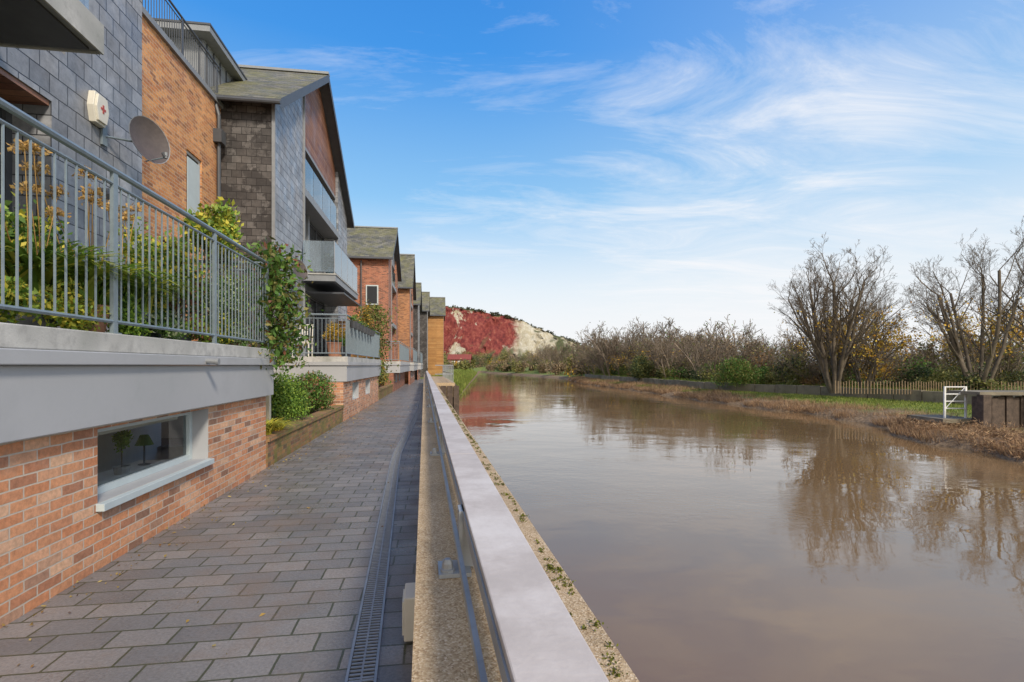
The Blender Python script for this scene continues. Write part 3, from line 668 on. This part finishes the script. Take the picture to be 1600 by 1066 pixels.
house('slate_gabled_house',-1.2,67,73,8.8,11.3,'slate_wet','slate',68.5,71.5,None,None,0,0,0,'slate','brick_red',-8,False).done()
house('larch_clad_gabled_house',1.0,74,81,8.9,11.6,'wood_orange','wood_orange',76,79,None,None,0,0,0,'slate','brick_red',-7,False).done()
t=Thing('red_roofed_hut',(-15,150,1),W); w=t.p('walls'); w.box(-18.5,-12.5,150,155,.8,3.4,'brick_red'); r=t.p('roof')
r.face([(-19,149.5,3.3),(-12,149.5,3.3),(-12,152.5,4.9),(-19,152.5,4.9)],'redroof'); r.face([(-19,155.5,3.3),(-12,155.5,3.3),(-12,152.5,4.9),(-19,152.5,4.9)],'redroof')
w.face([(-12.5,150,3.4),(-12.5,155,3.4),(-12.5,152.5,4.8)],'brick_red')
g=t.p('windows')
for x in (-17.6,-15.9,-14.2): g.box(x,x+.9,149.93,149.98,1.8,2.9,'white')
t.done()

# ------------------------------------------------------------ planters and plants
def planter(y0,y1):
    mb=MB(B); mb.box(-2.84,-2.62,y0,y1,-.1,.40,'brick_moss'); mb.box(-2.87,-2.59,y0,y1,.40,.475,'brick_moss')
    mb.face([(-6,y0,.36),(-2.84,y0,.36),(-2.84,y1,.36),(-6,y1,.36)],'soil'); mb.obj('brick_planter')
planter(8.5,15.08); planter(24.1,31.9)
def shrub(name,c,rad,n,size,mat,fr=B,stems=True,asp=.55,clump=14,mat2=None,frac=.2,shell=.3):
    p=fr.arr(cloud(c,rad,n,shell,clump)); g=[]
    k=int(n*(1-frac)) if mat2 else n
    g.append((*leaves(p[:k],size,asp,.4,.3),mat))
    if mat2: g.append((*leaves(p[k:],size,asp,.4,.3),mat2))
    if stems:
        s=[]
        for _ in range(14):
            q=np.array(c)+rng.normal(size=3)*np.array(rad)*.35; b0=np.array([c[0]+rng.normal()*.04,c[1]+rng.normal()*.04,c[2]-rad[2]*.98])
            m_=(b0+q)/2+rng.normal(size=3)*.04; a_,m2,e_=fr(b0),fr(m_),fr(q)
            s.append((*a_,*m2,.009,.007)); s.append((*m2,*e_,.007,.004))
        g.append((*tube(np.array(s),4),'bark'))
    return npmesh(name,g)
shrub('clipped_shrub',(-3.12,10.9,.98),(.66,1.0,.62),13000,.05,'lf_bright',mat2='lf_green',frac=.3,clump=30)
shrub('clipped_shrub',(-3.15,13.5,.9),(.62,1.2,.58),8500,.06,'lf_green',mat2='lf_red',frac=.25,clump=24)
shrub('clipped_shrub',(-3.5,9.3,.95),(.5,.6,.6),3500,.06,'lf_red',mat2='lf_yel',frac=.3,clump=16)
shrub('clipped_shrub',(-3.3,25.9,.9),(.6,1.4,.6),4000,.08,'lf_green',mat2='lf_yel',frac=.35)
shrub('clipped_shrub',(-3.2,29.4,1.1),(.6,1.8,.8),4000,.09,'lf_olive',mat2='lf_autumn',frac=.35)
def straps(name,c,n,L,w,mat,curve=2.0,heads=0,hh=.9):
    b0=np.array(c)+np.stack([rng.normal(0,.05,n),rng.normal(0,.07,n),np.zeros(n)],1)
    d=rdirs(n); v,f=strips(b0,d,L*rng.uniform(.6,1.1,n),np.full(n,w),curve)
    g=[(B.arr(v),f,mat)]
    if heads:
        s=[];pp=[]
        for i in range(heads):
            a=np.array(c)+np.array([rng.normal(0,.05),rng.normal(0,.1),0]); e=a+np.array([rng.normal(0,.12),rng.normal(0,.22),hh*rng.uniform(.75,1.1)]); m_=(a+e)/2+rng.normal(size=3)*.02
            A,Mm,E=B(a),B(m_),B(e); s.append((*A,*Mm,.006,.005)); s.append((*Mm,*E,.005,.004))
            for _ in range(50):
                q=rng.normal(size=3); q/=np.linalg.norm(q); q[2]=abs(q[2])*.9-.15; tip=np.array(E)+q*.075; s.append((*E,*tip,.0018,.0018)); pp.append(tip)
        g.append((*tube(np.array(s),3),'seed')); g.append((*leaves(np.array(pp),.03,.7),'seed'))
    return npmesh(name,g)
straps('agapanthus_plant',(-2.88,4.75,TZ+.2),190,1.05,.042,'strap',1.8,6,1.0)
straps('agapanthus_plant',(-2.86,5.3,TZ+.2),170,1.0,.04,'strap',1.85,4,.95)
straps('agapanthus_plant',(-2.9,4.2,TZ+.2),160,1.0,.04,'strap',1.8,5,1.05)
straps('strap_leaf_plant',(-2.80,8.85,.38),120,.75,.04,'lf_yel',1.7)
straps('strap_leaf_plant',(-2.80,9.4,.38),100,.65,.035,'lf_yel',1.8)
straps('strap_leaf_plant',(-3.0,24.8,.38),60,.8,.04,'lf_yel',1.6)
shrub('potted_shrub',(-2.98,5.95,2.5),(.42,.5,.62),4600,.055,'lf_bright',mat2='lf_yel',frac=.45)
shrub('potted_shrub',(-3.05,6.65,2.6),(.34,.4,.72),1900,.055,'lf_red',mat2='lf_bright',frac=.5)
shrub('potted_shrub',(-2.92,7.2,2.45),(.38,.45,.58),3200,.045,'lf_pale',mat2='lf_green',frac=.4)
shrub('potted_shrub',(-2.9,7.85,2.5),(.36,.4,.65),3200,.055,'lf_olive',mat2='lf_bright',frac=.5)
shrub('potted_shrub',(-3.45,4.2,2.4),(.35,.6,.55),2600,.055,'lf_green',mat2='lf_bright',frac=.5)
shrub('potted_shrub',(-3.6,5.3,2.5),(.4,.7,.66),3000,.06,'lf_green',mat2='lf_yel',frac=.3)
shrub('potted_shrub',(-3.7,6.5,2.5),(.4,.8,.7),2800,.055,'lf_dark',mat2='lf_bright',frac=.4)
shrub('potted_shrub',(-3.6,7.6,2.55),(.4,.6,.75),2400,.055,'lf_green',mat2='lf_yel',frac=.3)
# low edging plants along the terrace rail
for k,(y,mm,m2) in enumerate([(3.7,'lf_bright','lf_yel'),(4.3,'lf_yel','lf_bright'),(5.0,'lf_bright','lf_green'),(5.7,'lf_green','lf_pale'),(6.4,'lf_bright','lf_red'),(7.0,'lf_green','lf_yel'),(7.6,'lf_pale','lf_green')]):
    shrub('edging_plant',(-2.72,y,TZ+.15),(.14,.36,.19+.04*(k%3)),1300,.042,mm,stems=False,mat2=m2,frac=.4,clump=12)
shrub('small_tree_in_pot',(-3.25,8.1,3.5),(.46,.46,.52),2300,.085,'lf_yel',mat2='lf_bright',frac=.5)
for i,(x,y,rr,hh,mt) in enumerate([(-2.88,4.75,.15,.22,'terra'),(-2.86,5.3,.14,.22,'dark'),(-2.9,4.2,.15,.22,'dark'),(-2.98,5.95,.16,.24,'dark'),(-3.05,6.65,.16,.25,'dark'),(-2.92,7.2,.16,.25,'coping'),(-2.9,7.85,.16,.25,'terra'),(-3.25,8.1,.18,.35,'dark'),(-3.1,16.3,.22,.42,'terra'),(-3.0,17.8,.2,.35,'dark')]):
    mb=MB(B); mb.lathe((x,y,TZ),[(.001,0),(rr*.7,0),(rr,hh),(rr*1.08,hh),(rr*1.08,hh+.03),(rr*.92,hh+.03),(rr*.9,hh-.03),(.001,hh-.03)],mt,16); mb.obj('plant_pot')
sg=[]
a=np.array([-3.25,8.1,TZ+.3]); 
for k in range(5):
    q=a+np.array([rng.normal(0,.03),rng.normal(0,.03),.26]); sg.append((*B(a),*B(q),.018,.016)); a=q
npmesh('pot_tree_trunk',[(*tube(np.array(sg),6),'bark')])
pts=[];g=[]
for k in range(26):
    z=1.65+k*.07; wdt=.18+.18*math.sin(k*.35+.4)**2
    pts.append(np.stack([rng.normal(-2.52,.19,95),rng.normal(8.5,wdt,95),rng.normal(z,.06,95)],1))
for k in range(12): pts.append(np.stack([rng.normal(-2.45,.12,30),rng.normal(8.75+.03*k,.12,30),rng.normal(2.9-.09*k,.08,30)],1))
pts=B.arr(np.concatenate(pts)); k=int(len(pts)*.65); k2=int(len(pts)*.92); idx=rng.permutation(len(pts))
npmesh('climbing_plant',[(*leaves(pts[idx[:k]],.10,.5,.4,-.2),'lf_green'),(*leaves(pts[idx[k:k2]],.10,.5,.4,-.2),'lf_olive'),(*leaves(pts[idx[k2:]],.09,.5,.4,-.2),'lf_red'),
  (*tube(np.array([(*B((-2.55+.03*math.sin(i),8.5+.05*math.cos(i*2),1.6+i*.13)),*B((-2.55+.03*math.sin(i+1),8.5+.05*math.cos(i*2+2),1.73+i*.13)),.012,.01) for i in range(13)]),5),'bark')])
pts=np.stack([rng.normal(-2.9,.35,3500),rng.normal(24.4,.5,3500),rng.uniform(.8,4.3,3500)],1); npmesh('climbing_plant',[(*leaves(B.arr(pts),.12,.6),'lf_olive'),(*leaves(B.arr(pts[:900]+.05),.12,.6),'lf_green')])
shrub('round_topiary',(-3.1,16.3,2.62),(.38,.38,.34),2600,.045,'lf_autumn',mat2='lf_olive',frac=.3)
shrub('potted_shrub',(-3.0,17.8,2.5),(.32,.35,.32),1500,.05,'lf_green')
shrub('balcony_plant',(-3.7,18.6,5.15),(.3,.3,.4),900,.09,'lf_green',mat2='lf_autumn',frac=.15)
shrub('potted_shrub',(-3.0,22.7,3.3),(.5,.5,1.2),1600,.08,'lf_olive',mat2='lf_autumn',frac=.3)
mb=MB(B); mb.lathe((-3.7,18.6,4.72),[(.001,0),(.11,0),(.16,.28),(.13,.28),(.001,.25)],'frame',12); mb.obj('plant_pot')
for i in range(7):
    mb=MB(B); y=15.9+i*.75; mb.lathe((-2.47,y,2.72),[(.001,0),(.08,0),(.13,.2),(.11,.2),(.001,.17)],'dark',10); mb.box(-2.56,-2.5,y-.02,y+.02,2.75,3.0,'dark'); o=mb.obj('hanging_pot')
    v=leaves(B.arr(cloud((-2.47,y,3.0),(.16,.2,.12),130,.3,5)),.05,.6); npmesh('trailing_plant',[(*v,'lf_olive' if i%2 else 'lf_green')])
t=Thing('garden_chair',(-3.9,15.8,TZ),B); r=t.p('seat'); r.box(-4.15,-3.65,15.55,16.05,TZ+.38,TZ+.44,'cream')
r=t.p('legs')
for x in (-4.12,-3.68):
    for y in (15.58,16.02): r.cyl((x,y,TZ),(x,y,TZ+.4),.02,'cream')
r=t.p('backrest')
for k in range(7): r.cyl((-4.12+k*.073,16.03,TZ+.44),(-4.12+k*.073,16.12,TZ+.95),.014,'cream')
r.cyl((-4.14,16.12,TZ+.96),(-3.66,16.12,TZ+.96),.02,'cream'); t.done()

# ------------------------------------------------------------ far bank structures
mb=MB()
prev=None; y=24.0
while y<92:
    x=float(interp(XW,y)); q=Vector((x,y,0))
    if prev is not None:
        d=(q-prev).normalized(); nn_=Vector((-d.y,d.x,0))
        a,b2=prev+d*.03,q-d*.03; tp=.08+.03*math.sin(y*3)
        A=[a+nn_*.18,b2+nn_*.18,b2-nn_*.18,a-nn_*.18]
        lo=[Vector((p.x,p.y,-.9)) for p in A]; hi=[Vector((p.x,p.y,tp)) for p in A]
        mb.face(hi,'stone')
        for i in range(4): mb.face([lo[i],lo[(i+1)%4],hi[(i+1)%4],hi[i]],'stone')
        A=[prev+nn_*.13,q+nn_*.13,q-nn_*.13,prev-nn_*.13]; lo=[Vector((p.x,p.y,-.9)) for p in A]; hi=[Vector((p.x,p.y,tp-.08)) for p in A]
        for i in range(4): mb.face([lo[i],lo[(i+1)%4],hi[(i+1)%4],hi[i]],'timber')
        mb.face(hi,'timber')
    prev=q; y+=1.6
mb.obj('river_stone_wall')
t=Thing('timber_jetty',(19.5,19.5,-1),W); r=t.p('piles')
x=17.55; k=0
while x<27: r.box(x,x+.24,19.3+.04*(k%2),19.55,-1.6,.42+.05*math.sin(k*2.1),'timber'); x+=.275; k+=1
for x in (17.5,19.4,21.6): r.box(x,x+.3,19.0,19.28,-1.7,.5,'timber')
r=t.p('deck'); r.box(17.5,27.5,19.15,20.6,.48,.60,'stone')
t.done()
t=Thing('metal_gate',(17.3,20,-.4),W); r=t.p('frame')
for x in (16.9,17.72): r.box(x-.03,x+.03,19.97,20.03,-.46,.78,'white'); 
for z in (.2,.48,.76,-.08): r.box(16.93,17.69,19.98,20.02,z-.02,z+.02,'white')
r.cyl((16.93,20,-.08),(17.69,20,.74),.014,'white')
r=t.p('platform'); r.box(16.5,17.95,19.6,21.4,-.62,-.46,'stone'); t.done()
mb=MB(); x=20.0
while x<44:
    y=31.5+ .2*math.sin(x)- (x-20)*.12; h=.62+.05*math.sin(x*7); mb.box(x,x+.04,y,y+.03,-.15,h,'fence'); x+=.16
mb.obj('paling_fence')

# ------------------------------------------------------------ trees on the far bank
def place_tree(name,loc,seed,stems,H,r0,spread,lev,kids,leafmat_=None,nleaf=0,lsize=.1,lenf=.62,n=3,upb=.1,topf=.5):
    s,tp=grow(seed,stems,H,r0,spread,lev,kids,lenf,upb); k=H/s[:,5].max(); s[:,:6]*=k; tp=tp*k
    o=np.array(loc); s[:,0:3]+=o; s[:,3:6]+=o
    s[:,6:]=np.maximum(s[:,6:],.0055)
    big=s[:,6]>.04
    g=[(*tube(s[big],6),'bark'),(*tube(s[~big],n),'bark')]
    if nleaf:
        q=tp[rng.integers(0,len(tp),nleaf*2)]+o+rng.normal(0,.14,(nleaf*2,3)); low=q[:,2]<(loc[2]+H*topf*rng.uniform(.6,1.15,len(q))); q=q[low]; g.append((*leaves(q,lsize,.7),leafmat_))
    return npmesh(name,g)
place_tree('bare_tree',(21.4,34.0,-.1),11,8,10.2,.15,.55,5,1.2,'lf_autumn',1300,.14,.58,upb=.13)
place_tree('bare_tree',(28.2,31.0,-.1),23,6,10.8,.16,.5,5,1.12,'lf_autumn',900,.14,.60,upb=.13)
place_tree('bare_tree',(32.0,29.5,-.1),31,5,11.0,.16,.5,4,1.45,'lf_autumn',700,.14,.60,upb=.13)
place_tree('bare_tree',(24.8,36,-.1),37,5,7.0,.09,.6,4,1.3,'lf_autumn',2200,.15,.6,topf=.7)
place_tree('bare_tree',(26.0,40,-.1),47,5,6.6,.09,.65,4,1.2,'lf_autumn',2200,.16,.6,topf=.8)
place_tree('bare_tree',(36,38,-.1),59,5,7.0,.09,.65,4,1.3,'lf_autumn',2600,.16,.6,topf=.8)
tmpl=[]
for sd,st,lv_,kd in ((101,4,3,1.3),(102,3,3,1.5),(103,5,3,1.2),(104,1,4,1.3),(105,6,3,1.1)):
    s,tp=grow(sd,st,1.0,.022,.7,lv_,kd,.62); k=1/s[:,5].max(); s[:,:6]*=k; s[:,6:]=np.clip(s[:,6:]*.8,.0016,.03); tmpl.append((s,tp*k))
segs=[];lv={'lf_olive':[],'lf_autumn':[],'lf_brown':[],'lf_rust':[],'lf_green':[]}
def putree(x,y,z,H,leafk,nl,j=None):
    s,tp=tmpl[rng.integers(0,5) if j is None else j]; a=rng.uniform(0,6.28); c_,s_=math.cos(a),math.sin(a)
    Rm=np.array([[c_,-s_,0],[s_,c_,0],[0,0,1]])*H; q=s.copy(); q[:,0:3]=q[:,0:3]@Rm.T+[x,y,z]; q[:,3:6]=q[:,3:6]@Rm.T+[x,y,z]; q[:,6:]=np.clip(q[:,6:]*H,.007,.2); segs.append(q)
    if nl: lv[leafk].append((tp@Rm.T+[x,y,z])[rng.integers(0,len(tp),nl)]+rng.normal(0,.22,(nl,3)))
kinds=['lf_olive','lf_autumn','lf_brown','lf_rust','lf_olive','lf_brown','lf_green','lf_brown']
for i in range(105):
    u=rng.random(); y=38+u*62; xw=float(interp(XW,y)); x=xw+3+abs(rng.normal(0,9)) if i%2 else xw+2.5+rng.random()*4
    H=rng.choice([2.6,3.4,4.2,5.2,6.8])*rng.uniform(.85,1.1)*(1+.25*(y>70)); putree(x,y,.0,H,kinds[rng.integers(0,8)],rng.integers(30,420))
for i in range(45):
    x=rng.uniform(22,62); y=rng.uniform(36,60); 
    if x/y<.45: continue
    putree(x,y,.1,rng.uniform(2.4,4.8),kinds[rng.integers(0,8)],rng.integers(60,600))
for i in range(30):
    y=rng.uniform(92,190); x=float(interp(XW,y))+rng.uniform(2,26); putree(x,y,.3,rng.uniform(5,9),kinds[rng.integers(0,8)],400)
S=np.concatenate(segs); g=[(*tube(S,3),'bark_far')]
for k,a in lv.items():
    if a: g.append((*leaves(np.concatenate(a),.17,.7),k))
npmesh('scrub_woodland',g)
g={'lf_olive':[],'lf_dark':[],'lf_brown':[],'lf_autumn':[],'lf_green':[],'lf_rust':[]}
ks=list(g)
for i in range(140):
    y=30+rng.random()*66; xw=float(interp(XW,y)); x=xw+1.6+abs(rng.normal(0,5)); h=rng.uniform(.6,1.8)
    g[ks[rng.choice(6,p=[.30,.17,.18,.07,.20,.08])]].append(cloud((x,y,h*.55),(rng.uniform(1,2),rng.uniform(1,2),h),600,.3,8))
for i in range(60):
    x=rng.uniform(24,70); y=rng.uniform(33,62); h=rng.uniform(.9,2.2)
    if x<float(interp(XW,y))+1.5: continue
    g[ks[rng.choice(6,p=[.25,.10,.22,.20,.13,.10])]].append(cloud((x,y,h*.5),(2,2,h),600,.3,8))
npmesh('hedgerow_bushes',[(*leaves(np.concatenate(a),.16,.6),k) for k,a in g.items() if a])
shrub('evergreen_bush',(19.2,43.0,1.0),(2.4,1.6,1.6),9000,.14,'lf_green',W,False,mat2='lf_olive',frac=.4)
shrub('evergreen_bush',(15.6,62.0,1.2),(1.8,1.6,1.9),5000,.18,'lf_dark',W,False,mat2='lf_olive',frac=.4)
g={'lf_olive':[],'lf_dark':[],'lf_brown':[],'lf_autumn':[]}; ks=list(g)
for i in range(240):
    x=rng.uniform(-75,75); y=rng.uniform(222,258); h=rng.uniform(2.5,5.5)*(1.3 if x>20 else 1)
    g[ks[rng.choice(4,p=[.4,.15,.38,.07])]].append(cloud((x,y,.8+h*.6),(rng.uniform(2,4),2.5,h),300,.3,9))
for i in range(60):
    y=rng.uniform(100,215); x=float(interp(XR,y))+rng.uniform(1.5,12); h=rng.uniform(1.2,3.0)
    g[ks[rng.choice(4,p=[.35,.15,.45,.05])]].append(cloud((x,y,h*.5),(2.4,2.4,h),300,.3,9))
for i in range(45):
    y=rng.uniform(85,210); x=float(interp(XL,y))-rng.uniform(1.5,14); h=rng.uniform(.8,2.2)
    g[ks[rng.choice(4,p=[.5,.2,.25,.05])]].append(cloud((x,y,.9+h*.4),(2.0,2.2,h),250,.3,9))
npmesh('distant_trees',[(*leaves(np.concatenate(a),.45,.8),k) for k,a in g.items() if a])
n=52000; y=7+rng.random(n)**1.3*90; a=interp(XR,y); b2=interp(XW,y)
wv=np.array([wig(v_) if v_<120 else 0 for v_ in y]); t_=rng.random(n)**1.5
cl=np.sin(y*1.7+t_*5)+np.sin(y*.63+1)+rng.normal(0,.5,n)
keep=cl>-.5; x=a+wv+.1+t_*np.minimum(b2-a-.5,2.6)
z=np.interp(t_*np.minimum(b2-a-.5,2.6)/np.maximum(b2-a,.1),[0,.05,.3,.5,.8,1],[-1.18,-1.05,-.86,-.72,-.62,-.58])-.03
pp=np.stack([x,y,z],1)[keep]
g1=blades(pp,.42,.03,.7)
n=60000; y=14+rng.random(n)*70; a=interp(XR,y); b2=interp(XW,y); t_=.34+.66*rng.random(n); x=a+(b2-a)*t_
z=np.interp(t_,[0,.05,.3,.5,.8,1],[-1.18,-1.05,-.86,-.72,-.62,-.58])-.03
g2=blades(np.stack([x,y,z],1),.15,.04,.6)
n=14000; y=28+rng.random(n)*60; b2=interp(XW,y); x=b2+.5+rng.random(n)*5; g3=blades(np.stack([x,y,np.full(n,-.12)],1),.35,.035,.5)
npmesh('bank_reeds_and_grass',[(*g1,'reed'),(*g2,'grassb'),(*g3,'grassb')])
g=[]
for i in range(120):
    y=rng.uniform(11,22.5); x=float(interp(XR,y))+.3+rng.random()*2.4; g.append(cloud((x,y,-.86),(.6,.6,.42),300,.2,6))
for i in range(90):
    y=rng.uniform(30,85); x=float(interp(XR,y))+.2+rng.random()*1.0; g.append(cloud((x,y,-.98),(.6,.7,.34),200,.2,6))
npmesh('dry_tussocks',[(*leaves(np.concatenate(g),.15,.13),'reed')])
n=9000; y=46+rng.random(n)*90; x=interp(XL,y)-rng.random(n)*3; g1=blades(np.stack([x,y,np.interp(x-interp(XL,y),[-3,-2,-.6,0],[.1,-.1,-.9,-1.2])+.6*np.clip((y-46)/90,0,1)],1),.6,.08,.6)
npmesh('bank_grass',[(*g1,'grassb')])

# ------------------------------------------------------------ world
w=bpy.data.worlds.new('World'); sc.world=w; w.use_nodes=True; nt=w.node_tree; nt.nodes.clear()
SUN=Vector((.44,-.64,.62)).normalized()
el=math.asin(SUN.z); az=math.atan2(SUN.x,SUN.y)
sky=nn(nt,'ShaderNodeTexSky',sky_type='NISHITA'); sky.sun_disc=False; sky.sun_elevation=el; sky.sun_rotation=az; sky.air_density=1.0; sky.dust_density=.6; sky.ozone_density=1.6
hs=nn(nt,'ShaderNodeHueSaturation'); hs.inputs['Saturation'].default_value=1.15; hs.inputs['Value'].default_value=1.7; nt.links.new(sky.outputs[0],hs.inputs['Color'])
tc=nn(nt,'ShaderNodeTexCoord'); sx=nn(nt,'ShaderNodeSeparateXYZ'); nt.links.new(tc.outputs['Generated'],sx.inputs[0])
z=mth(nt,'MAXIMUM',sx.outputs[2],0.0); zz=mth(nt,'ADD',z,.12)
gr=nn(nt,'ShaderNodeValToRGB'); nt.links.new(z,gr.inputs[0]); e=gr.color_ramp.elements
for _ in range(3): e.new(.5)
for i,(p_,c_) in enumerate([(0,(.92,.93,.95)),(.14,(.68,.84,.95)),(.30,(.29,.60,.93)),(.52,(.05,.32,.86)),(.8,(.02,.18,.68))]): e[i].position=p_; e[i].color=(*c_,1)
sc10=mix(nt,1.0,gr.outputs[0],(10,10,10),'MULTIPLY')
base=mix(nt,.85,hs.outputs[0],sc10)
haze=mth(nt,'MULTIPLY',mrange(nt,sx.outputs[0],-.1,.75,0,.38,True),mrange(nt,z,.0,.7,1.0,.4))
base=mix(nt,haze,base,(8.2,9.0,9.7))
cx=nn(nt,'ShaderNodeCombineXYZ'); nt.links.new(mth(nt,'DIVIDE',sx.outputs[0],zz),cx.inputs[0]); nt.links.new(mth(nt,'DIVIDE',sx.outputs[1],zz),cx.inputs[1])
mp=nn(nt,'ShaderNodeMapping'); nt.links.new(cx.outputs[0],mp.inputs[0]); mp.inputs['Rotation'].default_value=(0,0,R(-32)); mp.inputs['Scale'].default_value=(.7,1.6,1)
n1=noise(nt,mp.outputs[0],1.5,7,.68,.9); n2=noise(nt,cx.outputs[0],.7,3,.55,.3)
def blob(v,a,b_,amp):
    dp=nn(nt,'ShaderNodeVectorMath',operation='DOT_PRODUCT'); nt.links.new(tc.outputs['Generated'],dp.inputs[0]); dp.inputs[1].default_value=Vector(v).normalized()
    return mrange(nt,dp.outputs['Value'],a,b_,0,amp,True)
bl=mth(nt,'ADD',blob((.42,1,.33),.94,1.0,.18),mth(nt,'ADD',blob((.95,1,.45),.96,1.0,.13),blob((-.05,1,.30),.98,1.0,.08)))
cm=mth(nt,'ADD',mth(nt,'ADD',mth(nt,'MULTIPLY',n1,.8),mth(nt,'MULTIPLY',n2,.25)),bl)
cl=ramp(nt,cm,[(.575,0.0),(.70,.28),(.88,.9)])
c=mix(nt,mrange(nt,z,0,.32,.95,0,True),base,(9.3,9.35,9.5))
c=mix(nt,cl,c,(9.6,9.6,9.8))
rear_fill=mrange(nt,sx.outputs[1],.0,-.5,0,.75,True)  # unseen sky behind the camera, brightened as added fill light for the house fronts
c=mix(nt,rear_fill,c,(16.0,14.8,13.0))
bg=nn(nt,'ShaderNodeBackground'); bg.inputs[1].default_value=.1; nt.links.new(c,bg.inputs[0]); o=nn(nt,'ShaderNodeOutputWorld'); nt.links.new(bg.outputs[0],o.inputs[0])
L=bpy.data.lights.new('sun','SUN'); L.energy=3.4; L.angle=R(9); L.color=(1,.90,.76); lo=bpy.data.objects.new('sun',L); sc.collection.objects.link(lo); lo.rotation_euler=SUN.to_track_quat('Z','Y').to_euler(); lo.location=(0,-20,40)
cam=bpy.data.cameras.new('camera'); cam.lens=18; cam.sensor_width=36; cam.shift_y=.02375; cam.clip_end=4000; cam.clip_start=.05
co=bpy.data.objects.new('camera',cam); sc.collection.objects.link(co); co.location=(0,0,1.6); co.rotation_euler=(R(90),0,0); sc.camera=co
sc.view_settings.view_transform='Standard'; sc.view_settings.look='None'; sc.view_settings.exposure=0
